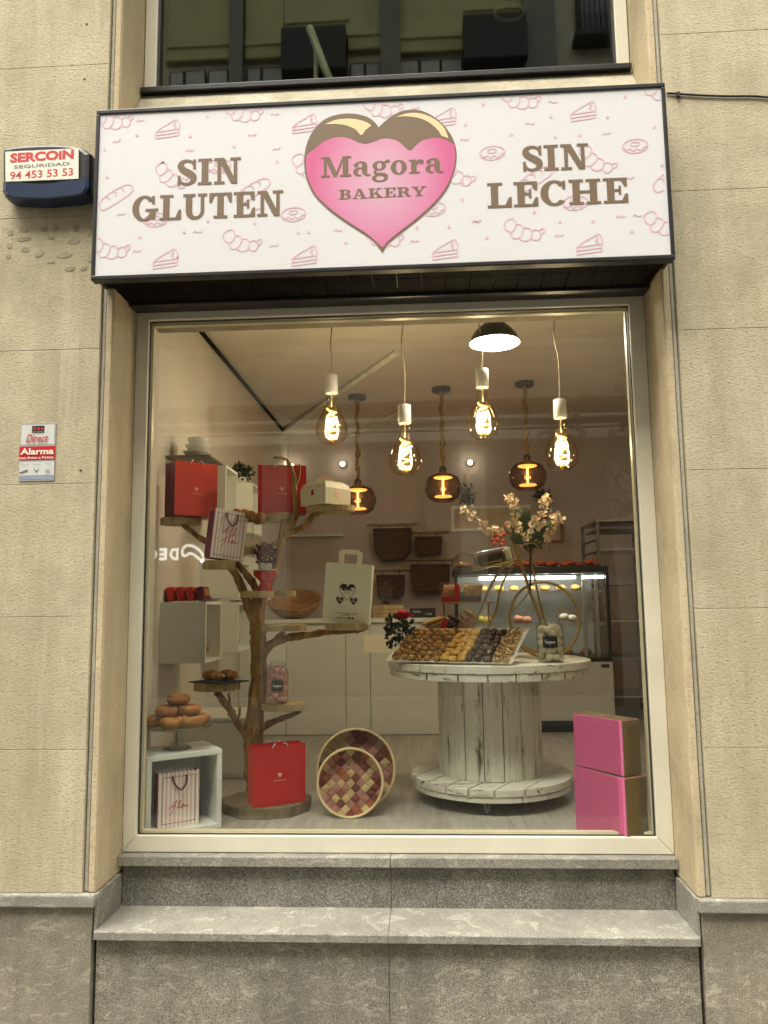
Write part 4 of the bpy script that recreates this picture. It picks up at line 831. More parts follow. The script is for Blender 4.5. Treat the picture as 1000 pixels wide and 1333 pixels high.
for i, (px, py) in enumerate(((380, 607), (446, 604), (612, 602))):
    c = at(px, py, YB - .05); L = thing('wall_spot', c, ('small lit spotlight high on the back wall above the driftwood tree', 'small lit spotlight on the back wall above the white cake box', 'small lit spotlight on the back wall right of the middle pendant')[i], 'spotlight', 'small spotlights on the back wall')
    MB().lathe([(.03, 0), (.034, .05)], (0, 0, 0), 14).xf(Matrix.Translation(c) @ Matrix.Rotation(R(-90), 4, 'X')).build('housing', 'socket', L)
    MB().lathe([(.0005, -.012), (.02, -.008), (.028, .0)], (0, 0, 0), 14).xf(Matrix.Translation(c + Vector((0, -.001, 0))) @ Matrix.Rotation(R(-90), 4, 'X')).build('lens', 'spot', L); pt(L, c + Vector((0, -.06, 0)), .18, (1, .85, .62), .02)

# ---- counter along the back
CT = thing('counter', (-.6, 2.8, FL), 'long white lacquered counter at the back of the shop', 'counter'); cz = Z(-.105)
xs = [XWL + .002, -1.12, at(450, 850, 2.79).x, at(482, 850, 2.79).x, .2]
for a, b in zip(xs, xs[1:]): box('panel', (a + .002, 2.79, FL + .004), (b - .002, 2.81, cz - .035), 'lacquer', CT, bevel=.003)
box('carcass', (XWL + .002, 2.811, FL + .001), (.2, 3.38, cz - .034), 'lacquer', CT); box('worktop', (XWL + .002, 2.765, cz - .033), (.2, 3.4, cz), 'lacquer', CT, bevel=.004)
a, b = at(474, 850, 2.788), at(512, 826, 2.788); tag(box('pale_rectangle', (a.x, 2.7875, a.z), (b.x, 2.7895, b.z), 'cream_card'), 'small pale rectangle on the counter front', 'notice')  # thin pale rectangle set against the counter panels
fc = thing('low_cabinet', (-1.28, 1.45, FL), 'low white cabinet on the floor against the left wall', 'cabinet'); ztop = at(290, 934, 1.28).z
box('carcass', (XWL + .002, 1.29, FL + .001), (-1.075, 1.72, ztop - .021), 'cube_white', fc, bevel=.003); box('top', (XWL + .002, 1.275, ztop - .02), (-1.06, 1.735, ztop), 'cube_white', fc, bevel=.003); box('door', (XWL + .012, 1.277, FL + .03), (-1.085, 1.289, ztop - .03), 'cube_white', fc, bevel=.002)
# ---- refrigerated display case
X0, X1, YA, YD = .215, 1.43, 2.86, 3.45
DC = thing('display_case', (.8, 3.1, FL), 'glass pastry display case with black top and lit tube beside the counter', 'display case')
zg0, zg1 = Z(-.43), Z(.285)
box('base', (X0, YA, FL + .09), (X1, YD, zg0 - .03), 'case_base', DC, bevel=.005); box('kick_plate', (X0 + .03, YA + .04, FL), (X1 - .03, YD - .02, FL + .089), 'black_metal', DC); box('deck', (X0, YA - .002, zg0 - .029), (X1, YD, zg0), 'black_metal', DC)
box('top_frame', (X0, YA - .002, zg1 - .055), (X1, YD, zg1), 'black_metal', DC, bevel=.004); box('back_panel', (X0 + .02, YD - .03, zg0 + .001), (X1 - .02, YD - .001, zg1 - .056), 'case_base', DC)
for x in (X0, X1 - .025): box('corner_post', (x, YA, zg0 + .001), (x + .025, YA + .025, zg1 - .056), 'black_metal', DC)
for x in (at(762, 800, YA + .05).x, at(773, 800, YA + .2).x): box('upright', (x - .012, YA + .06, zg0 + .001), (x + .012, YA + .085, zg1 - .056), 'steel', DC)
for z_ in (Z(.085), Z(-.17)):
    box('glass_shelf', (X0 + .03, YA + .06, z_), (X1 - .03, YD - .06, z_ + .01), 'case_glass', DC); box('shelf_edge', (X0 + .03, YA + .05, z_ - .008), (X1 - .03, YA + .0595, z_ + .012), 'steel', DC)
MB().tube([(X0 + .2, YA + .05, zg1 - .085), (X1 - .25, YA + .05, zg1 - .085)], .013, 10).build('light_tube', 'led', DC); MB().tube([(X1 - .2, YA + .05, zg1 - .085), (X1 - .03, YA + .05, zg1 - .085)], .013, 10).build('light_tube', 'led', DC)
box('front_glass', (X0 + .026, YA + .005, zg0 + .001), (X1 - .026, YA + .011, zg1 - .056), 'case_glass', DC)
for k_ in range(4): pt(DC, (X0 + .3 + k_ * .22, YA + .09, zg1 - .10), .65, (1, .97, .92), .02)
box('badge', (X1 - .09, YA - .004, zg0 - .075), (X1 - .03, YA - .0005, zg0 - .05), 'gasket', DC)
def blobs(name, centres, r_, mat, parent=None, label=None, cat=None, group=None, amp=.25):
    src = None
    for i, c in enumerate(centres):
        mb = MB().blob((0, 0, 0), r_, 10, 6, amp, i % 5); o = bpy.data.objects.new(name, mb.mesh(name, M[mat])); COL.objects.link(o); o.location = c; o.rotation_euler = (0, 0, random.random() * 6); WL[o.name] = Vector(c)
        tag(o, label, cat, group)
zs = Z(-.16)
blobs('yellow_pastry', [at(622, 806, 3.0), at(634, 808, 3.02)], (.06, .05, .035), 'yellow', label='yellow iced pastry on the lower shelf of the display case', cat='pastry', group='yellow pastries in the case')
blobs('pink_pastry', [at(675, 806, 3.0), at(685, 807, 3.02)], (.05, .04, .032), 'salmon', label='salmon pink pastry on the lower shelf of the display case', cat='pastry', group='salmon pastries in the case')
blobs('white_pastry', [at(735, 803, 3.0), at(745, 805, 3.0)], (.045, .04, .028), 'meringue', label='white pastry on the lower case shelf behind the meringue jar', cat='pastry', group='white pastries in the case')
blobs('glazed_pastry', [(X0 + .52 + .062 * i + random.uniform(-.01, .01), YA + .1 + .05 * (i % 3), zg1 + .022 + .012 * (i % 2)) for i in range(11)], (.042, .036, .024), 'red_pastry', label='glazed orange pastry in the row on top of the display case', cat='pastry', group='glazed pastries on the case')
blobs('cream_cake', [(X0 + .12 + .125 * i, YA + .2 + .02 * (i % 2), Z(.095) + .026) for i in range(8)], (.045, .04, .026), 'golden', label='golden bun in the row on the upper shelf of the display case', cat='pastry', group='buns on the upper case shelf')
blobs('chocolate_cake', [(X0 + .16 + .15 * i, YA + .24, zg0 + .032) for i in range(7)], (.055, .05, .03), 'croissant', label='brown cake in the row on the floor of the display case', cat='cake', group='cakes on the case floor')
c = at(605, 741, 3.0); o = thing('glass_cloche', (c.x, 3.0, zg1), 'domed glass cloche with knob on top of the display case', 'cloche')
MB().open_lathe([(.11, .002), (.112, .03), (.10, .075), (.07, .11), (.03, .128), (.008, .132)], (c.x, 3.02, zg1), 24).build('dome', 'clear', o); MB().blob((c.x, 3.02, zg1 + .148), .014, 10, 6, 0).build('knob', 'clear', o); MB().blob((c.x, 3.02, zg1 + .03), (.08, .08, .03), 14, 6, .1).build('cake', 'croissant', o)

# ---- things on the counter
def lath(name, prof, loc, mat, label=None, cat=None, parent=None, seg=28, ell=(1, 1), group=None): return tag(MB().lathe(prof, loc, seg, ell=ell).build(name, mat, parent), label, cat, group)
c = at(383, 797, 2.97); bw = .225
bw = .22; m_ = Matrix.Translation((c.x, 3.02, cz + .072)) @ Matrix.Rotation(R(24), 4, 'X') @ Matrix.Translation((0, 0, -.03))
tag(MB().lathe([(.10, 0), (.15, .014), (bw * .93, .075), (bw, .115), (bw, .123), (bw * .95, .123), (bw * .86, .08), (.14, .032), (.0005, .024)], (0, 0, 0), 32).xf(m_).build('wooden_bowl', 'bowlwood'), 'large shallow wooden bowl tilted on the white counter', 'bowl')
c = at(503, 785, 2.95); z_ = cz + .001
o = thing('wooden_crate', (at(508, 790, 2.95).x, 2.95, z_), 'low wooden crate on the counter under the glass jar', 'crate')
for i in range(3): box('slat', (at(487, 790, 2.95).x, 2.9 + .001 * i, z_ + .034 * i), (at(525, 790, 2.95).x, 3.08, z_ + .031 + .034 * i), 'slice', o, bevel=.002)
z2 = z_ + .10; o = thing('glass_jar', (c.x, 2.97, z2), 'small square glass jar with knobbed lid on the wooden crate', 'jar')
MB().open_lathe([(.0005, .003), (.062, .003), (.066, .01), (.066, .125), (.05, .132)], (c.x, 2.98, z2), 4).xf(Matrix.Translation((c.x, 2.98, 0)) @ rotz(R(45)) @ Matrix.Translation((-c.x, -2.98, 0))).build('jar_body', 'clear', o)
MB().lathe([(.07, .133), (.07, .145), (.012, .155), (.012, .165), (.02, .178), (.012, .192), (.0005, .194)], (c.x, 2.98, z2), 18).build('jar_lid', 'clear', o); MB().blob((c.x, 2.98, z2 + .03), (.04, .035, .02), 10, 6, .3).build('contents', 'choc', o)
a, b = at(534, 797, 2.9), at(567, 788, 2.9); o = thing('name_board', ((a.x + b.x) / 2, 2.9, cz), 'small black price board standing on the counter', 'price board'); box('board', (a.x, 2.88, cz + .001), (b.x, 2.895, cz + .075), 'chalk', o)
sans('Tarta limón', a.x + .02, cz + .04, b.x - .12, cz + .058, 2.8795, 'chalk_white', o, 'lettering'); sans('1,50', b.x - .08, cz + .02, b.x - .03, cz + .036, 2.8795, 'chalk_white', o, 'lettering')
for i in range(3):
    x = at(466 + i * 7, 790, 3.05).x; o = lath('bottle', [(.022, 0), (.024, .01), (.024, .11), (.01, .14), (.01, .17)], (x, 3.05 + .02 * i, cz + .001), 'choc', ('dark bottle on the counter hidden beside the paper bag', 'dark bottle, middle one behind the cream paper bag', 'dark bottle standing behind the cream paper bag, rightmost')[i], 'bottle', group='dark bottles on the counter')

# ---- back wall: hanging baskets on rods, shelf, frames, hanging plants, trolley
def hung_basket(px0, py0, px1, py1, dep, label, cham=.12):
    a, b = at(px0, py1, YB - dep), at(px1, py0, YB - dep); w, h_ = b.x - a.x, b.z - a.z; T_ = thing('wicker_basket', ((a.x + b.x) / 2, YB - dep / 2, a.z), label, 'basket', 'wicker baskets hung on the back wall')
    pl = [(a.x + .02, b.z), (a.x, b.z - .03), (a.x + .01, a.z + h_ * .3), (a.x + w * cham, a.z), (b.x - w * cham, a.z + .01), (b.x - .01, a.z + h_ * .3), (b.x, b.z - .03), (b.x - .02, b.z)]
    MB().prism([(p[0], p[1]) for p in pl], YB - dep, YB - .02).build('woven_body', 'wicker', T_, bevel=.02)
    MB().tube([(a.x, YB - dep - .003, b.z - .012), (b.x, YB - dep - .003, b.z - .012)], .014, 8).build('rim', 'wicker', T_)
    ro = MB().tube([(a.x - .08, YB - .05, b.z + .06), (b.x + .08, YB - .05, b.z + .06)], .011, 8).build('hanging_rod', 'slice', T_)
    for x in (a.x + .06, b.x - .06): MB().tube([(x, YB - .05, b.z + .06), (x, YB - .06, b.z - .01)], .006, 6).build('hook', 'rope', T_)
hung_basket(486, 687, 536, 730, .24, 'large dark wicker basket with slanted bottom, upper left on the back wall', .22); hung_basket(540, 698, 576, 723, .2, 'small dark wicker basket, upper right of the four', .05)
hung_basket(490, 748, 527, 777, .2, 'dark wicker basket hanging behind the glass jar', .06); hung_basket(535, 734, 586, 771, .24, 'large dark wicker basket hanging left of the display case', .05)
a, b = at(376, 700, YB), at(447, 696, YB); tag(box('wall_shelf', (a.x, YB - .1, a.z), (b.x, YB - .001, b.z), 'lacquer', bevel=.003), 'thin pale shelf on the back wall behind the tree', 'shelf')
def frame(px0, py0, px1, py1, mat, pm, label, t=.03):
    a, b = at(px0, py1, YB - .03), at(px1, py0, YB - .03); o = thing('picture_frame', ((a.x + b.x) / 2, YB, a.z), label, 'picture frame')
    box('frame_rail', (a.x, YB - .035, a.z), (b.x, YB - .001, a.z + t), mat, o); box('frame_rail', (a.x, YB - .035, b.z - t), (b.x, YB - .001, b.z), mat, o); box('frame_stile', (a.x, YB - .034, a.z + t), (a.x + t, YB - .001, b.z - t), mat, o); box('frame_stile', (b.x - t, YB - .034, a.z + t), (b.x, YB - .001, b.z - t), mat, o)
    if pm: box('picture', (a.x + t, YB - .012, a.z + t), (b.x - t, YB - .001, b.z - t), pm, o)
frame(588, 657, 691, 692, 'lacquer', 'card_board', 'long white picture frame on the back wall behind the blossoms'); frame(695, 671, 733, 707, 'bowlwood', 'int_back', 'brown wooden picture frame on the back wall right of the blossoms')
def leaves(mb, c, n, rad, size, seed, flat=1.0, dirz=0):
    r_ = random.Random(seed)
    for i in range(n):
        d = Vector((r_.gauss(0, 1), r_.gauss(0, 1), r_.gauss(0, 1) + dirz)).normalized(); p = Vector(c) + Vector((d.x * rad[0], d.y * rad[1], d.z * rad[2])) * r_.random() ** .5
        u = (d + Vector((r_.gauss(0, .6), r_.gauss(0, .6), r_.gauss(0, .6)))).normalized() * size * r_.uniform(.7, 1.3); w = u.cross(Vector((r_.gauss(0, 1), r_.gauss(0, 1), 1))).normalized() * size * .42; nn = u.cross(w).normalized() * size * .12
        mb.add([p, p + u * .5 + w + nn, p + u, p + u * .5 - w + nn, p + u * .5 - nn], [(0, 4, 1), (1, 4, 2), (2, 4, 3), (3, 4, 0)])
    return mb
for (px, py, lab) in ((607, 645, 'small trailing plant hanging by the middle smoked pendant'), (707, 648, 'small trailing plant hanging above the blossom branches')):
    c = at(px, py, YB - .12); o = thing('hanging_plant', c - Vector((0, 0, .1)), lab, 'plant', 'hanging plants at the back wall')
    leaves(MB(), c, 90, (.09, .07, .12), .04, px).build('foliage', 'leaf_dark', o, fix=False); MB().lathe([(.03, -.05), (.045, .02), (.047, .04)], c + Vector((0, .05, -.02)), 14).build('pot', 'bowlwood', o); MB().tube([c + Vector((0, .05, .02)), c + Vector((0, .11, .25))], .004, 5).build('hanger', 'rope', o)
def trolley(x0, x1, ya, yb, z1, label):
    T_ = thing('baking_trolley', ((x0 + x1) / 2, (ya + yb) / 2, FL), label, 'trolley')
    for x in (x0, x1):
        for y in (ya, yb): box('post', (x - .014, y - .014, FL + .09), (x + .014, y + .014, z1), 'dark_steel', T_)
        for i in range(15):
            z_ = FL + .18 + i * .105
            if z_ < z1 - .05: box('runner', (x - .012, ya + .015, z_), (x + .02 if x == x0 else x + .012, yb - .015, z_ + .008), 'dark_steel', T_)
    for i, z_ in enumerate((FL + .18, FL + .5, FL + .82, FL + 1.14, FL + 1.44, FL + 1.63)): box('tray', (x0 + .02, ya, z_ + .009), (x1 - .02, yb - .02, z_ + .022), 'steel' if i % 2 == 0 else 'dark_steel', T_)
    box('top_plate', (x0 - .015, ya - .015, z1 + .001), (x1 + .015, yb + .015, z1 + .02), 'steel', T_)
    for x in (x0, x1):
        for y in (ya, yb): MB().lathe([(.035, -.014), (.035, .014)], (0, 0, 0), 14).xf(Matrix.Translation((x, y, FL + .036)) @ Matrix.Rotation(R(90), 4, 'Y')).build('caster', 'black_plastic', T_); 
trolley(1.50, 1.98, 3.5, 4.15, Z(.70), 'dark metal baking trolley with trays right of the display case')

# ---- cube shelves on the left wall
def cube(y0, y1, z0, z1, label, dep=.26, t=.016):
    T_ = thing('cube_shelf', (XWL, (y0 + y1) / 2, z0), label, 'cube shelf', 'white cube shelves on the left wall'); xf_ = XWL + dep
    box('side', (XWL + .001, y0, z0), (xf_, y0 + t, z1), 'cube_white', T_); box('side', (XWL + .001, y1 - t, z0), (xf_, y1, z1), 'cube_white', T_); box('board', (XWL + .001, y0 + t, z0), (xf_, y1 - t, z0 + t), 'cube_white', T_); box('board', (XWL + .001, y0 + t, z1 - t), (xf_, y1 - t, z1), 'cube_white', T_)
    box('back', (XWL + .001, y0 + t, z0 + t), (XWL + .008, y1 - t, z1 - t), 'cube_white', T_)
def zat(px, py, X): d = ray(px, py); v = CAM + d * (X / d.x); return v.z
XF = XWL + .26
cube(.97, 1.30, zat(265, 864, XF), zat(265, 783, XF), 'white cube shelf with red packs on top, nearest the window'); cube(1.36, 1.66, zat(287, 668, XF), zat(287, 600, XF), 'tall white cube shelf behind the large red bag')
cube(1.72, 2.06, zat(303, 850, XF), zat(303, 784, XF), 'white cube shelf holding a pastry bag left of the trunk'); cube(2.10, 2.42, zat(320, 690, XF), zat(320, 622, XF), 'white cube shelf with a small green plant on top')
cube(1.72, 2.04, zat(303, 778, XF), zat(303, 728, XF), 'white cube shelf behind the striped bag'); cube(2.50, 2.78, zat(328, 780, XF), zat(328, 720, XF), 'farthest white cube shelf behind the red pedestal bowl')
c = Vector((XWL + .15, 2.2, zat(320, 622, XF))); o = thing('potted_plant', c, 'small green plant in white pot on a cube shelf', 'plant'); lath('pot', [(.035, 0), (.045, .05), (.04, .055)], c + Vector((0, 0, .001)), 'white_glaze', parent=o); leaves(MB(), c + Vector((0, 0, .09)), 150, (.09, .09, .06), .035, 4, dirz=.4).build('foliage', 'leaf_dark', o, fix=False)
z_ = zat(265, 783, XF)
for i in range(4):
    y = 1.02; x = XWL + .045 + i * .058; o = thing('red_pack', (x, y, z_), ('red sweets packet on the cube shelf, nearest the wall', 'red sweets packet on the cube shelf, second from the wall', 'red sweets packet on the cube shelf, third from the wall', 'red sweets packet on the cube shelf, nearest the room')[i], 'packet', 'red packets on the cube shelf')
    m_ = Matrix.Translation((x, y, z_ + .001)) @ Matrix.Rotation(R(-12), 4, 'Y')
    MB().box((-.022, 0, .006), (.022, .14, .085)).xf(m_).build('packet_body', 'maroon' if i == 3 else 'red_deep', o, bevel=.01); MB().box((-.023, .02, .03), (.023, .12, .07)).xf(m_).build('packet_window', 'croissant', o)
for (y, z_, lab) in ((1.12, zat(265, 864, XF) + .017, 'small bag of pastries inside the nearest cube shelf'), (1.86, zat(303, 850, XF) + .017, 'small bag of pastries inside the cube shelf left of the trunk')):
    o = thing('pastry_bag', (XF - .08, y, z_), lab, 'pastry bag'); MB().blob((XF - .08, y, z_ + .052), (.055, .06, .06), 12, 7, .25, 2).build('pastries', 'croissant', o); MB().blob((XF - .08, y, z_ + .07), (.06, .065, .075), 12, 8, .1, 3).build('clear_wrap', 'film', o)
c = at(256, 594, 1.05); tag(box('bowl_shelf', (XWL + .001, 1.0, c.z - .012), (XWL + .26, 1.3, c.z), 'dark_steel', bevel=.002), 'thin dark wall shelf above the large red bag', 'shelf')
for i in range(3): lath('white_bowl', [(.05, 0), (.085 - i * .012, .035), (.088 - i * .012, .04), (.08 - i * .012, .04), (.04, .008)], (XWL + .15, 1.14, c.z + .001 + .041 * i), 'white_glaze', ('white bowl at the bottom of the stack above the red bag', 'white bowl in the middle of the stack above the red bag', 'smallest white bowl on top of the stack above the red bag')[i], 'bowl', group='stacked white bowls')

# ================================================================== driftwood display tree
TY = .80
def tp(px, py, Y=TY): return at(px, py, Y)
TB = atz(345, 1030, FL); TREE = thing('display_tree', (TB.x, TY, FL), 'driftwood tree stand with round log slice shelves left of the spool table', 'display stand')
def limb(name, pts, r0, r1, seg=9, seed=0, parent=TREE):
    P = spline(pts, 9); n = len(P); rr = [(r0 + (r1 - r0) * i / (n - 1)) * (1 + .22 * noise.noise(Vector((i * .32, seed, 0))) + (.22 if (i * 7 + int(seed) * 5) % 23 == 0 else 0)) for i in range(n)]
    return MB().tube(P, rr, seg).jitter(.009, 9, seed).jitter(.0035, 34, seed + 3).build(name, 'tree', parent)
trunk = limb('trunk', [(tp(334, 1044).x, TY, FL + .045), tp(331, 1000), tp(331, 950), tp(335, 900), tp(337, 850), tp(335, 810), tp(337, 776, .81)], .054, .036, 14, 1)
limb('branch', [tp(336, 815), tp(324, 790), tp(316, 768), tp(307, 748, .76), tp(297, 731, .72)], .027, .019, 9, 2)
limb('branch', [tp(342, 790), tp(330, 762), tp(318, 745), tp(305, 730), tp(280, 712), tp(256, 697), tp(238, 682, .84)], .024, .014, 9, 3)
limb('branch', [tp(338, 790), tp(348, 765), tp(355, 744), tp(361, 716), tp(368, 692), tp(370, 676)], .030, .021, 10, 4)
limb('branch', [tp(367, 700), tp(380, 682), tp(385, 662), tp(382, 635), tp(381, 612), tp(372, 598), tp(355, 596)], .022, .006, 9, 5)
limb('twig', [tp(383, 640), tp(388, 620), tp(390, 604)], .009, .005, 7, 15)
limb('branch', [tp(368, 698), tp(380, 692), tp(396, 685), tp(411, 670), tp(429, 662), tp(452, 661)], .022, .011, 9, 6)
limb('branch', [tp(338, 858), tp(352, 840), tp(378, 829), tp(415, 824, .77), tp(447, 822, .74), tp(474, 820, .72)], .025, .013, 9, 7)
limb('branch', [tp(352, 840), tp(360, 830), tp(370, 822)], .014, .01, 8, 17)
limb('branch', [tp(327, 966), tp(308, 938), tp(297, 919), tp(283, 901, .74)], .022, .018, 9, 8); limb('twig', [tp(309, 937), tp(312, 928), tp(312, 920)], .008, .006, 7, 18); limb('twig', [tp(298, 920), tp(299, 910), tp(298, 902)], .007, .004, 7, 19)
limb('branch', [tp(337, 952), tp(350, 943), tp(370, 934), tp(392, 925)], .018, .012, 9, 9)
SLZ = {}
def slice_(key, px0, px1, pyt, pyb, Y, dep=None, mat='slice', name='log_slice'):
    a, b = at(px0, (pyt + pyb) / 2, Y), at(px1, (pyt + pyb) / 2, Y); cx, rx = (a.x + b.x) / 2, (b.x - a.x) / 2; ry = dep or rx * .8; zt_ = at(0.5 * (px0 + px1), pyt, Y - ry).z; zb_ = at(.5 * (px0 + px1), pyb, Y - ry).z
    n = 26; sd_ = px0 * .37; pl = []
    for i in range(n):
        t = math.tau * i / n; w = 1 + .07 * noise.noise(Vector((math.cos(t) * 1.4, math.sin(t) * 1.4, sd_))); pl.append((cx + rx * w * math.cos(t), Y + ry * w * math.sin(t)))
    MB().plate(pl, zb_, zt_).build(name, mat, TREE, bevel=.004); SLZ[key] = (cx, Y, zt_)
slice_('red1', 209, 262, 672, 681, .84); slice_('stripe', 264, 307, 729, 740, .72); slice_('glass', 305, 333, 712, 721, .80); slice_('red2', 345, 386, 667, 678, .86); slice_('box', 400, 462, 656, 664, .80)
slice_('pedestal', 314, 357, 769, 778, .76); slice_('bag', 423, 481, 812, 821, .68); slice_('low', 337, 398, 814, 822, .78); slice_('slate', 253, 312, 890, 901, .74); slice_('jar', 340, 397, 918, 927, .78, .09)
slice_('mid', 345, 385, 769, 777, .86)
# octagon-like base slab
pl = [(-.82 + .225 * math.cos(t) * k_, .635 + .215 * math.sin(t) * k_) for t, k_ in zip([math.tau * i / 11 + .3 for i in range(11)], [1, .96, 1.04, 1, .95, 1.03, .98, 1, .96, 1.03, 1])]
MB().plate(pl, FL + .0005, FL + .052).build('base_slab', 'slice_dark', TREE, bevel=.005)

# ---- paper bags: a shell with gusseted sides, built upright at the origin, front on -y
def bag(name, loc, w, h_, d, rz, label, front, side, handles='cord', tilt=0, scallop=False, pitch=0, group=None):
    o = thing(name, loc, label, 'paper bag', group); m_ = Matrix.Translation(loc) @ rotz(rz) @ Matrix.Rotation(tilt, 4, 'Y') @ Matrix.Rotation(pitch, 4, 'X'); t = .002; hw, hd = w / 2, d / 2
    def panel(nm, y0, y1, mat):
        if scallop:
            n = 10; pts = [(-hw, 0), (hw, 0)]; 
            for i in range(n):
                for j in range(6):
                    a_ = math.pi * j / 6; pts.append((hw - (i + .5) * w / n + w / n / 2 * math.cos(a_), h_ - .006 + w / n / 2 * .8 * math.sin(a_)))
            pts.append((-hw, h_ - .006)); ob = MB().prism(pts, y0, y1).xf(m_).build(nm, mat, o)
        else: ob = MB().box((-hw, y0, 0), (hw, y1, h_)).xf(m_).build(nm, mat, o)
        if mat == 'stripe' or scallop: # keep the stripes in the panel's own axes
            me = ob.data; inv = m_.inverted()
            wl = WL[ob.name]; me.transform(inv @ Matrix.Translation(wl)); ob.matrix_local = Matrix.Translation(-WL[o.name]) @ m_
        return ob
    fp = panel('front_panel', -hd, -hd + t, front); panel('back_panel', hd - t, hd, front)
    for sx in (-1, 1):
        g_ = -sx * d * .05
        ob = MB().add([(sx * hw - sx * .001, -hd + t, 0), (sx * hw - sx * .001, hd - t, 0), (sx * hw - sx * .001, hd - t, h_ - .004), (sx * (hw - .001) + g_, 0, h_ - .004), (sx * (hw - .001), -hd + t, h_ - .004), (sx * (hw - .001), 0, h_ * .35)],
                      [(0, 1, 5), (0, 5, 4), (4, 5, 3), (3, 5, 2), (2, 5, 1)]).xf(m_).build('side_gusset', side, o)
        if side == 'stripe_dark': me = ob.data; me.transform(m_.inverted() @ Matrix.Translation(WL[ob.name])); ob.matrix_local = Matrix.Translation(-WL[o.name]) @ m_
    MB().box((-hw + .002, -hd + t, 0), (hw - .002, hd - t, .002)).xf(m_).build('bottom', side, o)
    if handles == 'cord':
        for y, s2 in ((-hd - .002, 1), (hd + .002, -1)):
            for x in (-.15 * w, .15 * w): MB().tube([m_ @ Vector(v) for v in ((x, y, h_ * .96), (x * .9, y - .004 * s2, h_ * 1.0), (x * .6, y, h_ * 1.035), (x * .5, y + .01 * s2, h_ * 1.02))], .0028, 6).build('cord_handle', 'white_cord', o)
    elif handles == 'ribbon':
        MB().tube([m_ @ v for v in spline([(-.16 * w, -hd - .003, h_ * .93), (-.13 * w, -hd - .012, h_ * .80), (.02 * w, -hd - .014, h_ * .68), (.15 * w, -hd - .012, h_ * .78), (.18 * w, -hd - .003, h_ * .93)], 5)], .0045, 6).build('ribbon_handle', 'plum', o)
    elif handles == 'flat':
        q_ = [(-.235 * w, h_ - .004), (-.235 * w, h_ * 1.19), (-.17 * w, h_ * 1.235), (.17 * w, h_ * 1.235), (.235 * w, h_ * 1.19), (.235 * w, h_ - .004), (.16 * w, h_ - .004), (.16 * w, h_ * 1.165), (-.16 * w, h_ * 1.165), (-.16 * w, h_ - .004)]
        for y in (-hd + .0025, hd - .005): MB().prism(q_, y, y + .0022).xf(m_).build('flat_handle', front, o)
    return o, m_, hw, hd, h_
def on_bag(o, m_, hd, fl, name, mat): fl.mb.xf(m_).build(name, mat, o, fix=False)
HEART = [(0, -.5), (-.2, -.28), (-.42, -.04), (-.5, .2), (-.42, .4), (-.24, .47), (-.08, .4), (0, .26), (.08, .4), (.24, .47), (.42, .4), (.5, .2), (.42, -.04), (.2, -.28)]
def emblem(b_, s_=.022, mat='gold_print'):
    o, m_, hw, hd, h_ = b_; f = Flat(-hd - .0006); f.poly([(x * s_, h_ * .5 + z * s_) for x, z in HEART]); on_bag(o, m_, hd, f, 'heart_print', mat)
    f = Flat(-hd - .0006); f.rect(-.03, h_ * .5 - .026, .03, h_ * .5 - .0235); on_bag(o, m_, hd, f, 'caption_print', mat)
x, y, z_ = SLZ['red1']; emblem(bag('red_bag', (at(245, 672, .80).x + .012, .81, z_ + .001), .25, .295, .125, R(43), 'glossy red paper bag with maroon side on the left tree shelf', 'red', 'maroon'))
x, y, z_ = SLZ['red2']; emblem(bag('red_bag', (at(366, 668, .9).x + .005, .90, z_ + .001), .265, .27, .10, R(12), 'crimson paper bag on the tree shelf behind the cake box', 'red_deep', 'maroon'))
a = Vector((-.844, .432, 0)); b = Vector((-.613, .562, 0)); dv = (b - a).normalized(); nv = Vector((-dv.y, dv.x, 0)); c = (a + b) / 2 + nv * .045
emblem(bag('red_bag', (c.x, c.y, FL + .053), .262, .278, .095, R(29.4), 'red paper bag standing on the base of the driftwood tree', 'red_deep', 'red'))
def stripe_print(b_, lines):
    o, m_, hw, hd, h_ = b_; f = Flat(-hd - .0006)
    mgn = .016; n = 9
    f.stroke([(-hw + mgn + .004 * (i % 2), mgn + (h_ - 2.4 * mgn) * i / 18) for i in range(19)], .0022); f.stroke([(hw - mgn - .004 * (i % 2), mgn + (h_ - 2.4 * mgn) * i / 18) for i in range(19)], .0022)
    f.stroke([(-hw + mgn + (2 * hw - 2 * mgn) * i / 14, mgn + .004 * (i % 2)) for i in range(15)], .0022); f.stroke([(-hw + mgn + (2 * hw - 2 * mgn) * i / 14, h_ - 1.4 * mgn + .004 * (i % 2)) for i in range(15)], .0022)
    on_bag(o, m_, hd, f, 'wavy_border', 'plum'); f = Flat(-hd - .0012)
    for pts in lines: f.stroke([(hw * x, h_ * z) for x, z in pts], .0026)
    on_bag(o, m_, hd, f, 'script_print', 'red_ink')
SCR_A = [[(-.45, .50), (-.25, .60), (-.08, .66), (-.15, .58), (-.22, .48)], [(-.28, .55), (-.05, .55)], [(-.02, .50), (.12, .60), (.16, .66), (.08, .60), (.04, .50), (.14, .52)], [(.16, .50), (.3, .60), (.36, .66), (.28, .6), (.24, .5), (.34, .53)]]
SCR_B = [[(-.5, .34), (-.3, .40), (-.1, .48), (-.2, .38), (-.36, .26), (-.46, .22)], [(-.34, .37), (-.14, .38)], [(-.1, .34), (.06, .44), (.08, .48), (.0, .42), (-.02, .34), (.08, .35)], [(.1, .35), (.18, .40), (.24, .37), (.16, .33), (.1, .36), (.26, .39), (.3, .34), (.36, .38), (.4, .34), (.48, .37)]]
x, y, z_ = SLZ['stripe']; b_ = bag('striped_bag', (at(289, 732, .70).x + .003, .715, z_ + .004), .187, .262, .085, R(38), 'pink striped bag with script lettering leaning on a tree shelf', 'stripe', 'stripe_dark', 'ribbon', tilt=R(6.5), scallop=True); stripe_print(b_, SCR_A + SCR_B)
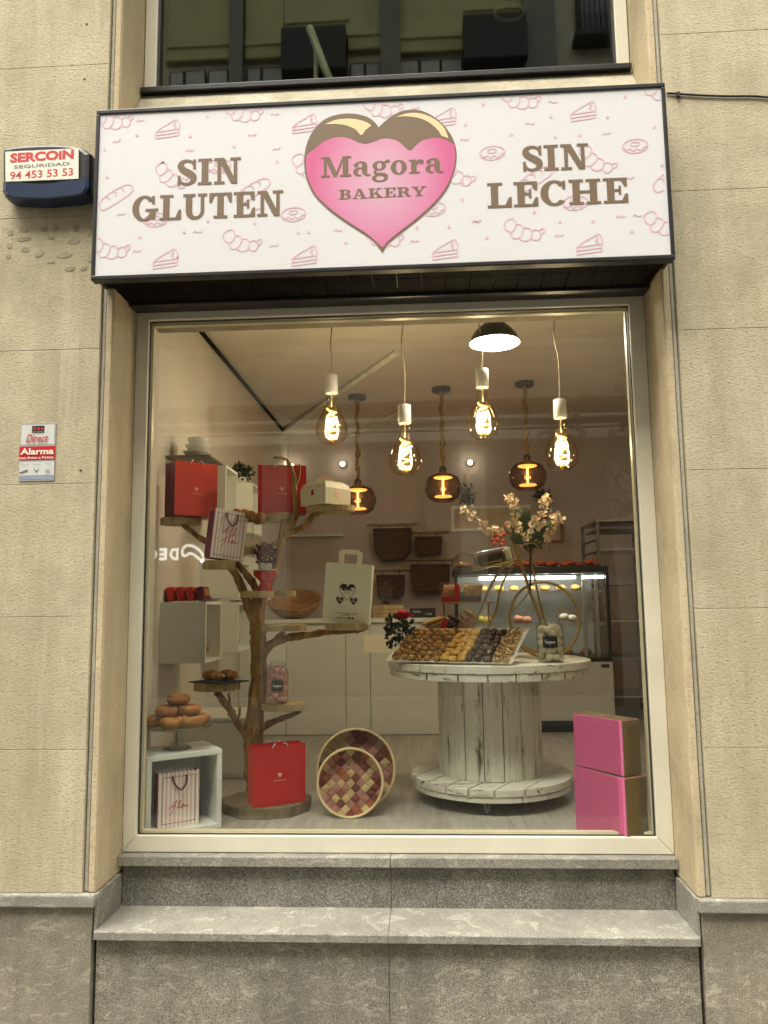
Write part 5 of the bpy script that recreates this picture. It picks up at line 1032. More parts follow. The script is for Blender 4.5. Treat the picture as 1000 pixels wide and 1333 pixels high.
# open white cube on the floor, with striped bag and donuts
m_ = Matrix.Translation((-.957, .299, FL)) @ rotz(R(34.9)); t = .024; w, h_, d = .345, .352, .245
o = thing('open_cube', (-1.09, .26, FL), 'open white display cube on the floor holding a striped bag', 'display cube')
for nm, a, b in (('board', (-w, 0, .001), (0, d, t)), ('board', (-w, 0, h_ - t), (0, d, h_)), ('side', (-w, .001, t), (-w + t, d, h_ - t)), ('side', (-t, .001, t), (0, d, h_ - t)), ('back', (-w + t, d - .008, t), (-t, d - .001, h_ - t))): MB().box(a, b).xf(m_).build(nm, 'cube_white', o, bevel=.003)
c = m_ @ Vector((-.185, .085, t + .001)); b_ = bag('striped_bag', c, .187, .238, .075, R(34.9), 'pink striped bag with script lettering inside the open white cube', 'stripe', 'stripe_dark', 'ribbon', scallop=True); stripe_print(b_, SCR_B)
cc = m_ @ Vector((-.175, .115, h_ + .001)); o = thing('cake_stand', cc, 'clear glass cake stand holding donuts on the white cube', 'cake stand')
MB().open_lathe([(.0005, .012), (.05, .01), (.062, .0), (.064, .004), (.04, .016), (.018, .04), (.016, .07), (.03, .09), (.15, .098), (.158, .106), (.157, .112), (.15, .104), (.0005, .102)], cc, 36).build('stand', 'clear', o)
zd = cc.z + .106; dm = None; sc_ = .93
prof = [(.010, -.004), (.016, -.018), (.034, -.025), (.050, -.016), (.054, .0), (.050, .015), (.034, .0235), (.016, .017), (.010, .004), (.010, -.004)]
dk = MB().open_lathe(prof, (0, 0, 0), 22).jitter(.0035, 30, 1); dmesh = dk.mesh('donut', M['donut']); dk2 = MB().open_lathe(prof, (0, 0, 0), 22).jitter(.004, 28, 5); dmesh2 = dk2.mesh('donut', M['sugar'])
dl = [(-.098, -.005, 0), (-.03, -.085, 0), (.065, -.075, 0), (.10, .005, 0), (0.0, .09, 0), (-.052, -.035, 1), (.052, -.03, 1), (0, .05, 1), (0, .0, 2)]
names = ['sugared donut, left end of the bottom layer', 'sugared donut at the front left of the bottom layer', 'sugared donut at the front right of the bottom layer', 'sugared donut, right end of the bottom layer', 'sugared donut at the back of the bottom layer', 'golden donut, left one of the middle layer', 'golden donut, right one of the middle layer', 'golden donut at the back of the middle layer', 'golden donut on top of the pile']
cr = Matrix.Rotation(R(18), 3, 'Z')
for (dx, dy, l), nm in zip(dl, names):
    o = bpy.data.objects.new('donut', dmesh if l else dmesh2); COL.objects.link(o); v = cr @ Vector((dx, dy, 0)); o.location = (cc.x + v.x * sc_, cc.y + v.y * sc_, zd + .025 + l * .0465); o.rotation_euler = (R(random.uniform(-6, 6)), R(random.uniform(-6, 6)), random.random() * 6); tag(o, nm, 'donut', 'donuts on the glass stand')
# white carrier bag with logo
x, y, z_ = SLZ['bag']; b_ = bag('carrier_bag', (at(450, 812, .66).x + .002, .68, z_ + .002), .243, .305, .07, R(-4), 'cream paper carrier bag with black heart logo on a branch shelf', 'cream_card', 'cream_card', 'flat', tilt=R(4.3))
o, mm, hw, hd, h_ = b_
f = Flat(-hd - .0006); f.stroke([(x * .082, h_ * .52 + z * .085) for x, z in HEART], .0028, True, 3); f.poly([(x * .082, h_ * .52 + z * .085) for x, z in [(-.5, .2), (-.42, .4), (-.24, .47), (-.08, .4), (0, .26), (.08, .4), (.24, .47), (.42, .4), (.48, .24), (.3, .3), (.2, .2), (.05, .12), (-.1, .2), (-.25, .14), (-.4, .22)]])
for sx in (-1, 1): f.poly([(sx * .036 + x * .040, h_ * .37 + z * .040) for x, z in HEART])
f.rect(-.06, h_ * .155, .06, h_ * .163); f.rect(-.02, h_ * .125, .02, h_ * .132); f.rect(-.048, h_ * .083, .006, h_ * .092); f.disc(.018, h_ * .088, .006).disc(.036, h_ * .088, .006); on_bag(o, mm, hd, f, 'logo_print', 'ink')
sans('Magora', -.028, h_ * .525, .028, h_ * .575, -hd - .0014, 'ink', o, 'logo_lettering', .02, mm); sans('BAKERY', -.018, h_ * .49, .018, h_ * .51, -hd - .0014, 'ink', o, 'logo_lettering', .0, mm)
for sx in (-1, 1): sans('SIN', sx * .036 - .008, h_ * .385, sx * .036 + .008, h_ * .405, -hd - .0024, 'cream_card', o, 'logo_lettering', .01, mm); sans('GLUTEN' if sx < 0 else 'LECHE', sx * .036 - .013, h_ * .355, sx * .036 + .013, h_ * .375, -hd - .0024, 'cream_card', o, 'logo_lettering', .01, mm)
# white carton with carry handle
x, y, z_ = SLZ['box']; c = Vector((at(424, 657, .80).x, .80, z_ + .001)); o = thing('cake_carton', c, 'pale striped cake carton with carry handle on the right tree shelf', 'cake carton'); m_ = Matrix.Translation(c) @ rotz(R(-38))
w = .095; q_ = [(-w, -w), (w, -w), (w, w), (-w, w)]
ob = MB().add([(x_, y_, 0) for x_, y_ in q_] + [(x_ * 1.02, y_ * 1.02, .088) for x_, y_ in q_] + [(x_ * .92, y_ * .92, .112) for x_, y_ in q_] + [(x_ * .72, y_ * .72, .128) for x_, y_ in q_], [(0, 3, 2, 1)] + [(i * 4 + k_, i * 4 + (k_ + 1) % 4, i * 4 + 4 + (k_ + 1) % 4, i * 4 + 4 + k_) for i in range(3) for k_ in range(4)] + [(12, 13, 14, 15)]).xf(m_).build('carton_body', 'stripe_box', o, bevel=.002)
MB().prism([(.052 * math.cos(math.pi * i / 12), .125 + .044 * math.sin(math.pi * i / 12)) for i in range(13)] + [(-.026, .132), (-.022, .145), (.022, .145), (.026, .132)], -.003, .003).xf(m_ @ rotz(R(40))).build('carry_handle', 'carton', o)
f = Flat(-w * 1.02 - .0008); f.disc(0, .062, .026, .024); f.mb.xf(m_).build('round_label', 'carton', o, fix=False); f = Flat(-w * 1.02 - .0014); f.poly([(-.014, .052), (.014, .052), (.010, .066), (-.010, .066)]).disc(0, .072, .010, .009); f.mb.xf(m_).build('cupcake_print', 'plum', o, fix=False)
m2 = m_ @ rotz(R(90)); f = Flat(-w * 1.02 - .0008); f.disc(0, .062, .026, .024); f.mb.xf(m2).build('round_label', 'carton', o, fix=False); f = Flat(-w * 1.02 - .0014); f.poly([(-.012, .052), (.012, .052), (.004, .078), (-.004, .078)]); f.mb.xf(m2).build('cake_print', 'gold_print', o, fix=False)
# glass stand with plaited bread
x, y, z_ = SLZ['glass']; c = Vector((at(322, 720, .80).x, .80, z_ + .001)); o = thing('glass_pedestal', c, 'tall glass pedestal under a plaited loaf on the tree', 'glass stand')
MB().open_lathe([(.0005, .004), (.05, .002), (.052, .006), (.014, .02), (.03, .05), (.034, .10), (.03, .125), (.088, .132), (.09, .138), (.0005, .136)], c, 26).build('stand', 'clear', o)
o = thing('plaited_loaf', c + Vector((0, 0, .14)), 'golden plaited loaf on the glass pedestal', 'bread'); mb = MB()
for i in range(6): mb.blob(c + Vector((-.085 + .034 * i, .012 * (-1) ** i, .168 + .012 * math.sin(i * 1.1))), (.034, .05, .032), 12, 7, .2, i)
mb.build('loaf', 'croissant', o)
# red pedestal bowl with flower
x, y, z_ = SLZ['pedestal']; c = Vector((at(344, 770, .74).x, .76, z_ + .001)); sc = .98
lath('pedestal_bowl', [(.042, 0), (.044, .006), (.034, .022), (.026, .04), (.03, .055), (.058, .078), (.064, .10), (.062, .104), (.05, .085), (.0005, .075)], c, 'red_glaze', 'shiny red pedestal bowl under a potted flower on the tree', 'bowl')
cf = c + Vector((0, 0, .106)); o = thing('potted_flower', cf, 'purple flowers in a white pot on the red pedestal bowl', 'plant'); lath('saucer', [(.06, 0), (.064, .006), (.0005, .007)], cf + Vector((0, 0, .0)), 'white_glaze', parent=o); lath('pot', [(.034, .007), (.042, .04), (.038, .042)], cf, 'white_glaze', parent=o)
leaves(MB(), cf + Vector((.005, 0, .085)), 190, (.068, .06, .055), .022, 9, dirz=.2).build('flowers', 'purple_fl', o, fix=False); leaves(MB(), cf + Vector((.03, -.02, .085)), 22, (.045, .04, .04), .014, 11).build('pale_flowers', 'blossom', o, fix=False); leaves(MB(), cf + Vector((0, 0, .06)), 40, (.05, .05, .04), .02, 12).build('leaf_cluster', 'leaf_dark', o, fix=False)
# slate with croissants
x, y, z_ = SLZ['slate']; c = Vector((at(284, 888, .70).x, .72, z_ + .001)); o = MB().box((-.125, -.095, 0), (.125, .095, .006)).xf(Matrix.Translation(c) @ rotz(R(-30))).build('slate_tray', 'slate', bevel=.0015); tag(o, 'black slate tray with two croissants on the lower left shelf', 'tray')
def croissant(loc, rz, label):
    o = thing('croissant', loc, label, 'croissant', 'croissants on the slate tray'); m_ = Matrix.Translation(loc) @ rotz(rz); n = 33; P = []; rr = []
    for i in range(n): t = i / (n - 1); a_ = (t - .5) * 1.9; P.append(m_ @ Vector((.062 * math.sin(a_) * 1.15, .035 * (1 - math.cos(a_)) * 1.5 - .01, .022 + .006 * math.sin(t * math.pi)))); seg_ = abs(((t * 7) % 1) - .5); rr.append(.005 + .0225 * math.sin(math.pi * min(1, max(0, t * 1.0))) ** .7 - .0045 * (seg_ > .42) + .002 * (.5 - seg_))
    MB().tube(P, rr, 12).jitter(.002, 60, rz).build('pastry', 'croissant', o)
    for t in (0, -1): MB().blob(P[t], .0105, 8, 6, .1).build('cream_tip', 'crumb', o)
croissant(c + Vector((-.035, -.005, .008)), R(-18), 'left croissant with cream tip on the slate tray'); croissant(c + Vector((.04, .03, .008)), R(-22), 'right croissant with cream tip on the slate tray')
# jars of meringues
def jar(loc, r_, h_, mm_, label, seed, cat='jar'):
    loc = Vector(loc); o = thing('meringue_jar', loc, label, cat)
    MB().open_lathe([(.0005, .004), (r_ * .9, .002), (r_, .012), (r_, h_ * .74), (r_ * .93, h_ * .80), (r_ * .74, h_ * .845), (r_ * .74, h_ * .89)], loc, 30).build('glass_body', 'clear', o)
    MB().lathe([(r_ * .80, h_ * .892), (r_ * .80, h_ * .93), (r_ * .5, h_ * .95), (r_ * .62, h_ * .98), (r_ * .60, h_), (.0005, h_ * 1.005)], loc, 26).build('glass_lid', 'clear', o)
    rnd = random.Random(seed); br = r_ * .34; zc = br; k_ = 0
    while zc < h_ * .76:
        for i in range(7):
            a_ = math.tau * (i / 6 + rnd.uniform(-.05, .05) + .5 * (k_ % 2) / 6); rr = rnd.uniform(0, .1) * r_ if i == 6 else r_ * rnd.uniform(.52, .66)
            mb = MB().blob((0, 0, 0), (br * rnd.uniform(.85, 1.2), br * rnd.uniform(.85, 1.05), br * rnd.uniform(.75, .95)), 9, 6, .25, rnd.random() * 9)
            mb.xf(Matrix.Translation(loc + Vector((rr * math.cos(a_), rr * math.sin(a_), zc + .006 + rnd.uniform(-.009, .009)))) @ Matrix.Rotation(rnd.random() * 3, 4, 'X')).build('meringue', mm_, o, fix=False)
        zc += br * 1.45; k_ += 1
    # chalkboard label wrapped on the front
    ang0 = math.atan2(CAM.y - loc.y, CAM.x - loc.x); n = 12; hw = .75; lab = []
    for i in range(n + 1):
        a_ = ang0 + hw * (i / n * 2 - 1) * .72; e = 1 - .13 * (abs(i / n * 2 - 1) > .85) - .06 * math.cos((i / n * 2 - 1) * 9)
        for s2 in (-1, 1): lab.append(loc + Vector(((r_ + .0015) * math.cos(a_), (r_ + .0015) * math.sin(a_), h_ * .44 + s2 * h_ * .125 * e)))
    MB().add(lab, [(2 * i, 2 * i + 2, 2 * i + 3, 2 * i + 1) for i in range(n)], True).build('chalk_label', 'chalk', o, fix=False)
    # hand written word, bent round the jar
    S = [[(-.9, -.2), (-.72, -.3), (-.66, -.05), (-.84, .15), (-.78, .42), (-.6, .36)], [(-.56, .1), (-.54, -.2), (-.44, -.22), (-.38, .1), (-.36, -.22)], [(-.2, .1), (-.28, .02), (-.16, -.12), (-.26, -.24)], [(-.08, .1), (-.08, -.6)], [(-.08, .08), (.06, .06), (.04, -.2), (-.08, -.2)], [(.16, .1), (.16, -.22)], [(.26, -.22), (.26, .1), (.38, .1)], [(.46, .06), (.44, -.18), (.56, -.2), (.6, .04), (.5, .1)], [(.8, .12), (.72, .02), (.84, -.1), (.72, -.24)]]
    f = Flat(0, .00008)
    for l_ in S: f.stroke([(x_ * .42, z_) for x_, z_ in l_], .05)
    f.mb.v = [loc + Vector(((r_ + .0024 - v.y) * math.cos(ang0 + v.x), (r_ + .0024 - v.y) * math.sin(ang0 + v.x), h_ * .44 + v.z * h_ * .11)) for v in f.mb.v]; f.build('chalk_lettering', 'chalk_white', o)
x, y, z_ = SLZ['jar']; jar((at(360, 918, .74).x, .76, z_ + .001), .058, .215, 'meringue_pink', 'glass jar of pink meringues with chalk label on the tree', 5)

# ================================================================== baskets, spool table, boxes
def woven(centre, r_, dep, lean, yaw, label, dark):
    """round splint basket standing on its rim, its open side to the window"""
    o = thing('woven_basket', (centre[0], centre[1], FL), label, 'basket', 'round woven splint baskets'); rnd = random.Random(int(r_ * 1000)); 
    m_ = Matrix.Translation(centre) @ rotz(yaw) @ Matrix.Rotation(lean, 4, 'X')
    def dish(u, v):
        q_ = math.hypot(u, v); rr = min(q_, 1.0)
        return Vector((u * r_, dep * (1 - max(0, (rr - .72) / .28) ** 1.6) if rr > .72 else dep, v * r_))
    nn = 7; cell = 2.0 / 6.6
    mats = ['basketA', 'basketA', 'basketB', 'basketB', 'basketC', 'basketD']
    colA = [rnd.choice(mats) for _ in range(40)]
    for i in range(-nn, nn + 1):
        for j in range(-nn, nn + 1):
            cu, cv = (i + j) * cell * .5, (i - j) * cell * .5
            if math.hypot(cu, cv) > 1.12: continue
            pts = []
            for du, dv in ((-.5, 0), (-.25, -.25), (0, -.5), (.25, -.25), (.5, 0), (.25, .25), (0, .5), (-.25, .25)):
                u, v = cu + du * cell * .965, cv + dv * cell * .965; q_ = math.hypot(u, v)
                if q_ > .985: u, v = u / q_ * .985, v / q_ * .985
                pts.append(dish(u, v))
            if (pts[0] - pts[4]).length < .004 or (pts[2] - pts[6]).length < .004: continue
            ctr = sum(pts, Vector()) / 8; over = -.0036 if (i + j) % 2 else .0010; ctr.y += over - .0030
            vs = [p + Vector((0, over, 0)) for p in pts] + [ctr] + [p + Vector((0, over + .003, 0)) for p in pts]
            k_ = 0 if (i + j) % 2 else 1; mt = rnd.choice(mats)
            mb = MB().add(vs, [(a_, (a_ + 1) % 8, 8) for a_ in range(8)] + [(a_, 9 + a_, 9 + (a_ + 1) % 8, (a_ + 1) % 8) for a_ in range(8)]); mb.xf(m_).build('splint', mt, o, fix=False)
    MB().add([m_ @ dish(0.985 * k_ * math.cos(a_ * math.tau / 36), .985 * k_ * math.sin(a_ * math.tau / 36)) + (m_.to_3x3() @ Vector((0, .005, 0))) for k_ in (1, .9, .8, .72, .02) for a_ in range(36)], [(i * 36 + k_, i * 36 + (k_ + 1) % 36, (i + 1) * 36 + (k_ + 1) % 36, (i + 1) * 36 + k_) for i in range(4) for k_ in range(36)], True).build('backing', 'basket_dark', o, fix=False)
    for dy in (-.004, .012): MB().tube([m_ @ Vector((r_ * math.cos(t), dy, r_ * math.sin(t))) for t in [math.tau * i / 48 for i in range(48)]], .0062, 8, closed=True).build('rim', 'basket_rim', o)
s_ = 3.76 / 1000; r1 = 41.5 * s_; ln = R(-14); c = at(456, 1024, .50); woven((c.x, .50, FL + r1 * math.cos(ln) + .004), r1, .055, ln, R(3), 'smaller round woven basket leaning in front of the larger one', False)
r2 = 48.5 * .00395; c = at(464, 992, .66); woven((c.x, .64, FL + r2 * math.cos(ln) + .004), r2, .06, ln, R(4), 'larger round woven basket leaning behind the smaller one', True)

SX, SYc = .315, .885
SP = thing('spool_table', (SX, SYc, FL), 'whitewashed wooden cable spool used as a table in the window', 'spool table')
def disc_planks(zb, zt, r_, n, ang, mat, cx, cy, gap=.008, nm='plank', seed=0):
    rot = rotz(ang); w = 2 * r_ / n; rnd = random.Random(seed)
    for i in range(n):
        y0, y1 = -r_ + i * w + gap / 2, -r_ + (i + 1) * w - gap / 2; pl = []; ns = 10
        y0, y1 = max(y0, -r_ + 1e-4), min(y1, r_ - 1e-4)
        for k_ in range(ns + 1): y = y0 + (y1 - y0) * k_ / ns; x = math.sqrt(max(0, r_ * r_ - y * y)) * (1 + .004 * rnd.uniform(-1, 1)); pl.append((x, y))
        for k_ in range(ns, -1, -1): y = y0 + (y1 - y0) * k_ / ns; x = -math.sqrt(max(0, r_ * r_ - y * y)) * (1 + .004 * rnd.uniform(-1, 1)); pl.append((x, y))
        dz = rnd.uniform(-.0015, .0015); MB().plate(pl, zb, zt + dz).xf(Matrix.Translation((cx, cy, 0)) @ rot).build(nm, mat, SP, bevel=.003)
zT = Z(-.292); RT, RB_ = .53, .415
disc_planks(zT - .036, zT, RT, 9, R(12), 'plank', SX, SYc, seed=1); disc_planks(zT - .074, zT - .0385, RT * .985, 8, R(100), 'rim', SX, SYc, seed=2)
zB = Z(-.872); disc_planks(zB - .034, zB, RB_, 7, R(62), 'plank', SX, SYc - .005, seed=3); disc_planks(zB - .064, zB - .0365, RB_ * .985, 7, R(152), 'rim', SX, SYc - .005, seed=4)
nst = 17; rc = .268
for i in range(nst):
    a0_ = math.tau * i / nst + .09; a1_ = math.tau * (i + 1) / nst + .09 - .017; dr = random.uniform(-.003, .003); vs = []
    for z_ in (zB + .0005, zT - .075):
        for a_, r_ in ((a0_, rc + dr), ((a0_ + a1_) / 2, rc + dr + .003), (a1_, rc + dr), (a1_, rc - .025), (a0_, rc - .025)): vs.append((SX + r_ * math.cos(a_), SYc + r_ * math.sin(a_), z_))
    MB().add(vs, [(k_, (k_ + 1) % 5, 5 + (k_ + 1) % 5, 5 + k_) for k_ in range(5)] + [(4, 3, 2, 1, 0), (5, 6, 7, 8, 9)]).build('stave', 'stave', SP, bevel=.002)
MB().lathe([(rc - .03, 0), (rc - .03, zT - .08 - zB)], (SX, SYc, zB + .001), 24).build('core', 'bark', SP)
for a_ in (-98, 20, 140):
    x, y = SX + .36 * math.cos(R(a_)), SYc + .36 * math.sin(R(a_)); cst = MB().box((x - .022, y - .022, zB - .066), (x + .022, y + .022, zB - .0645)).box((x - .013, y - .006, FL + .018), (x - .010, y + .012, zB - .066)).box((x + .010, y - .006, FL + .018), (x + .013, y + .012, zB - .066)).build('caster_fork', 'steel', SP)
    h0 = zB - .066 - FL; MB().lathe([(.020, -.009), (.022, -.006), (.022, .006), (.020, .009)], (0, 0, 0), 16).xf(Matrix.Translation((x, y + .006, FL + .0225)) @ Matrix.Rotation(R(90), 4, 'Y')).build('caster_wheel', 'grey_ink', cst)

def carton(P, ang, wp, wd, h_, z0, label):
    m_ = Matrix.Translation((P[0], P[1], z0)) @ rotz(ang); o = thing('gift_box', (P[0], P[1], z0), label, 'box', 'pink and kraft boxes in the window corner')
    MB().box((-wp, 0, .001), (-.016, wd, h_)).xf(m_).build('pink_lid', 'pink_box', o, bevel=.003); MB().box((-.0155, .0, .001), (-.0005, wd, h_)).xf(m_).build('pink_edge', 'pink_edge', o, bevel=.002); MB().box((.0, .002, .002), (.0045, wd - .002, h_ - .001)).xf(m_).build('kraft_side', 'kraft', o)
    MB().box((-wp + .004, .003, h_), (-.002, wd - .003, h_ + .0015)).xf(m_).build('kraft_top', 'kraft', o)
P = atz(818, 1109, FL); carton((P.x, P.y + .01), R(-60), .31, .118, .282, FL, 'larger pink and kraft box standing on the floor in the corner')
P2 = at(817, 1010, P.y + .03); carton((P.x + .005, P.y + .03), R(-57), .285, .10, .225, FL + .2845, 'smaller pink and kraft box stacked on the larger one')

# ---- on the spool table: tray of pastries, gold stand, packs, rose, jar
tm = Matrix.Translation((.092, .505, zT + .004)) @ rotz(R(-22)) @ Matrix.Rotation(R(24), 4, 'X'); tw, td = .305, .34
TRY = thing('pastry_tray', (.135, .6, zT), 'white tilted tray full of small pastries on the spool table', 'tray')
MB().add([(-tw, 0, .002), (tw, 0, .002), (tw, td, .002), (-tw, td, .002), (-tw - .018, -.014, .018), (tw + .018, -.014, .018), (tw + .018, td + .014, .018), (-tw - .018, td + .014, .018), (-tw, 0, 0), (tw, 0, 0), (tw, td, 0), (-tw, td, 0), (-tw - .02, -.016, .017), (tw + .02, -.016, .017), (tw + .02, td + .016, .017), (-tw - .02, td + .016, .017)],
         [(0, 1, 2, 3), (0, 4, 5, 1), (1, 5, 6, 2), (2, 6, 7, 3), (3, 7, 4, 0), (8, 11, 10, 9), (8, 9, 13, 12), (9, 10, 14, 13), (10, 11, 15, 14), (11, 8, 12, 15), (4, 12, 13, 5), (5, 13, 14, 6), (6, 14, 15, 7), (7, 15, 12, 4)]).xf(tm).build('tray_body', 'white_glaze', TRY)
c = tm @ Vector((0, td * .86, -.005)); MB().box((c.x - .12, c.y - .02, zT + .001), (c.x + .12, c.y + .02, c.z - .012)).build('prop_block', 'card_board', TRY)
pm = {}
for nm, mt, rr, h_ in (('almond_pastry', 'almond', .0175, .0115), ('golden_pastry', 'golden', .021, .0095), ('chocolate_pastry', 'choc', .0185, .013), ('drizzled_pastry', 'drizzle', .0185, .0105)):
    pm[nm] = []
    for v in range(3):
        mb = MB().blob((0, 0, 0), (rr, rr * .82, h_), 9, 5, .3, v + 3); me = mb.mesh(nm, M[mt]); pm[nm].append(me)
dzl = []
for v in range(2):
    f = MB(); f.tube([(-.012, -.004, .0085), (-.004, .006, .0108), (.004, -.005, .0108), (.012, .005, .0085)], .0028, 5); dzl.append(f.mesh('drizzle', M['choc']))
NC, NR = 14, 8; lab = {'almond_pastry': 'almond pastry with nut topping on the left part of the tray', 'golden_pastry': 'plain golden pastry in the middle rows of the tray', 'chocolate_pastry': 'dark chocolate pastry in the black rows of the tray', 'drizzled_pastry': 'pale pastry with chocolate drizzle on the right rows of the tray'}
for i in range(NC):
    for j in range(NR):
        u = -tw + .022 + (2 * tw - .044) * i / (NC - 1); v = .02 + (td - .04) * j / (NR - 1)
        nm = 'almond_pastry' if i < 6 else 'golden_pastry' if i < 9 else 'chocolate_pastry' if i < 12 else 'drizzled_pastry'
        o = bpy.data.objects.new(nm, pm[nm][random.randrange(3)]); COL.objects.link(o); o.matrix_world = tm @ Matrix.Translation((u + random.uniform(-.006, .006), v + random.uniform(-.006, .006), .016 + random.uniform(0, .008))) @ rotz(random.random() * 6) @ Matrix.Rotation(random.uniform(-.3, .3), 4, 'X') @ Matrix.Scale(random.uniform(1.1, 1.4), 4)
        tag(o, lab[nm], 'pastry', nm.replace('_', ' ') + ' rows on the tray')
        if nm in ('drizzled_pastry', 'almond_pastry') and (i + j) % (1 if nm[0] == 'd' else 3) == 0: e = bpy.data.objects.new('drizzle', dzl[0]); COL.objects.link(e); e.parent = o
jar((at(717, 853, .60).x, .60, zT + .003), .067, .225, 'meringue', 'glass jar of white meringues with chalk label on the spool table', 8)
# gold metal stand
GY = 1.02; GS = thing('gold_stand', (.62, GY, zT), 'curved gold metal stand with ring and two tiers on the spool table', 'display stand')
def gt(pts, r_=.007, name='bar', Y=GY, n=6): return MB().tube(spline([at(px, py, Y) for px, py in pts], n), r_, 8).build(name, 'gold', GS)
rc_ = at(709, 806, GY - .02); rr = 44 * .00428
MB().tube([rc_ + Vector((rr * math.cos(t), .04 * math.sin(t), rr * 1.08 * math.sin(t))) for t in [math.tau * i / 56 for i in range(56)]], .0075, 8, closed=True).build('ring', 'gold', GS)
gt([(676, 727), (655, 738), (638, 765), (626, 795), (612, 824), (605, 850)], .0075, 'curved_leg'); gt([(676, 729), (664, 742), (652, 765), (646, 795), (636, 815), (625, 850)], .0065, 'curved_leg', GY + .06); gt([(664, 690), (672, 716), (682, 745), (692, 775), (706, 812), (716, 850)], .009, 'curved_leg', GY); gt([(690, 725), (698, 760), (704, 790), (712, 815)], .006, 'curved_leg', GY + .06)
gt([(678, 715), (684, 709), (694, 707), (700, 712), (696, 720), (688, 719), (688, 713)], .004, 'scroll'); gt([(700, 706), (710, 704), (716, 710), (712, 718), (704, 716)], .004, 'scroll', GY + .03); gt([(690, 770), (678, 785), (664, 800), (668, 812)], .003, 'scroll'); gt([(726, 796), (738, 791), (748, 800)], .003, 'scroll'); gt([(682, 840), (692, 848), (704, 850)], .006, 'scroll', GY - .2)
a, b = at(617, 742, GY), at(676, 730, GY); m_ = Matrix.Translation(((a.x + b.x) / 2, GY, (a.z + b.z) / 2)) @ Matrix.Rotation(-math.atan2(b.z - a.z, b.x - a.x), 4, 'Y'); MB().lathe([(.0005, -.003), (.135, -.003), (.14, .006), (.135, .003), (.0005, .001)], (0, 0, 0), 26, ell=(1, .7)).xf(m_).build('upper_plate', 'gold', GS)
o = thing('wrapped_cake', m_ @ Vector((-.02, 0, .004)), 'dark cake slice in clear wrap on the upper gold plate', 'wrapped cake'); MB().box((-.10, -.055, .006), (.05, .055, .078)).xf(m_).build('cake', 'choc', o, bevel=.02); MB().box((-.112, -.062, .0045), (.10, .062, .092)).xf(m_).build('clear_wrap', 'film', o, bevel=.022); MB().box((.052, -.05, .007), (.09, .05, .085)).xf(m_).build('cream_filling', 'cream_card', o, bevel=.012)
a, b = at(571, 784, GY + .03), at(642, 783, GY + .03); LT = box('lower_tier', (a.x, GY - .05, a.z - .01), (b.x, GY + .16, a.z), 'gold', GS, bevel=.003)
for px in (578, 636): p = at(px, 786, GY + .1); MB().tube([(p.x, GY + .1, a.z - .01), (p.x, GY + .1, zT + .002)], .006, 7).build('tier_leg', 'gold', GS)
def biscuit_pack(px0, px1, top, card, bis, label):
    x0_, x1_ = at(px0, 780, GY).x, at(px1, 780, GY).x; zt_ = at(px0, top, GY).z; o = thing('biscuit_pack', ((x0_ + x1_) / 2, GY, a.z), label, 'biscuit pack'); box('card_tray', (x0_ + .006, GY - .03, a.z + .001), (x1_ - .006, GY + .08, a.z + .03), card, o); 
    n = 7
    for r_ in range(2):
        for i in range(n): x_ = x0_ + .016 + (x1_ - x0_ - .032) * i / (n - 1); MB().tube([(x_, GY - .02 + .03 * r_, a.z + .032), (x_ + .012, GY - .022 + .03 * r_, a.z + .07), (x_ + .016, GY - .02 + .03 * r_, zt_ - .012)], .010, 7).build('biscuit', bis, o)
    box('clear_wrap', (x0_, GY - .036, a.z + .0005), (x1_, GY + .086, zt_), 'film', o, bevel=.012)
    return x1_, zt_, o
x_, zt_, o = biscuit_pack(573, 599, 759, 'red_deep', 'salmon', 'clear pack of pink biscuits with red card end'); box('red_card', (x_ - .03, GY - .04, a.z + .002), (x_ - .004, GY - .0365, zt_ - .01), 'red_deep', o); biscuit_pack(600, 627, 759, 'choc', 'golden', 'clear pack of golden biscuit sticks')
# wrapped breads behind the tray
for (px, py, rr, mt, rz, lab) in ((568, 824, (.085, .05, .065), 'golden', -20, 'clear bag of golden rusks behind the pastry tray'), (585, 822, (.05, .045, .075), 'choc', 25, 'clear bag of dark biscuits with red label behind the tray'), (604, 818, (.055, .04, .09), 'croissant', 30, 'upright clear pack of brown bread slices behind the tray')):
    c = at(px, py, .96); c.z = zT + rr[2] + .085; m_ = Matrix.Translation(c) @ Matrix.Rotation(R(rz), 4, 'Y'); o = thing('wrapped_bread', (c.x, c.y, zT), lab, 'wrapped bread'); mb = MB()
    for i in range(6): mb.blob((0, 0, -rr[2] * .8 + rr[2] * 1.6 * i / 5), (rr[0] * .85, rr[1] * .85, rr[2] * .2), 12, 6, .2, i)
    mb.xf(m_).build('bread', mt, o); MB().blob((0, 0, 0), (rr[0], rr[1], rr[2] * 1.1), 14, 8, .15, px).xf(m_).build('clear_wrap', 'film', o)
    if px == 585: MB().box((-.05, -.052, -.05), (-.02, -.047, .04)).xf(m_).build('red_label', 'red_deep', o)
    MB().box((c.x - .05, c.y - .03, zT + .001), (c.x + .05, c.y + .03, zT + .10)).build('card_foot', 'card_board', o)
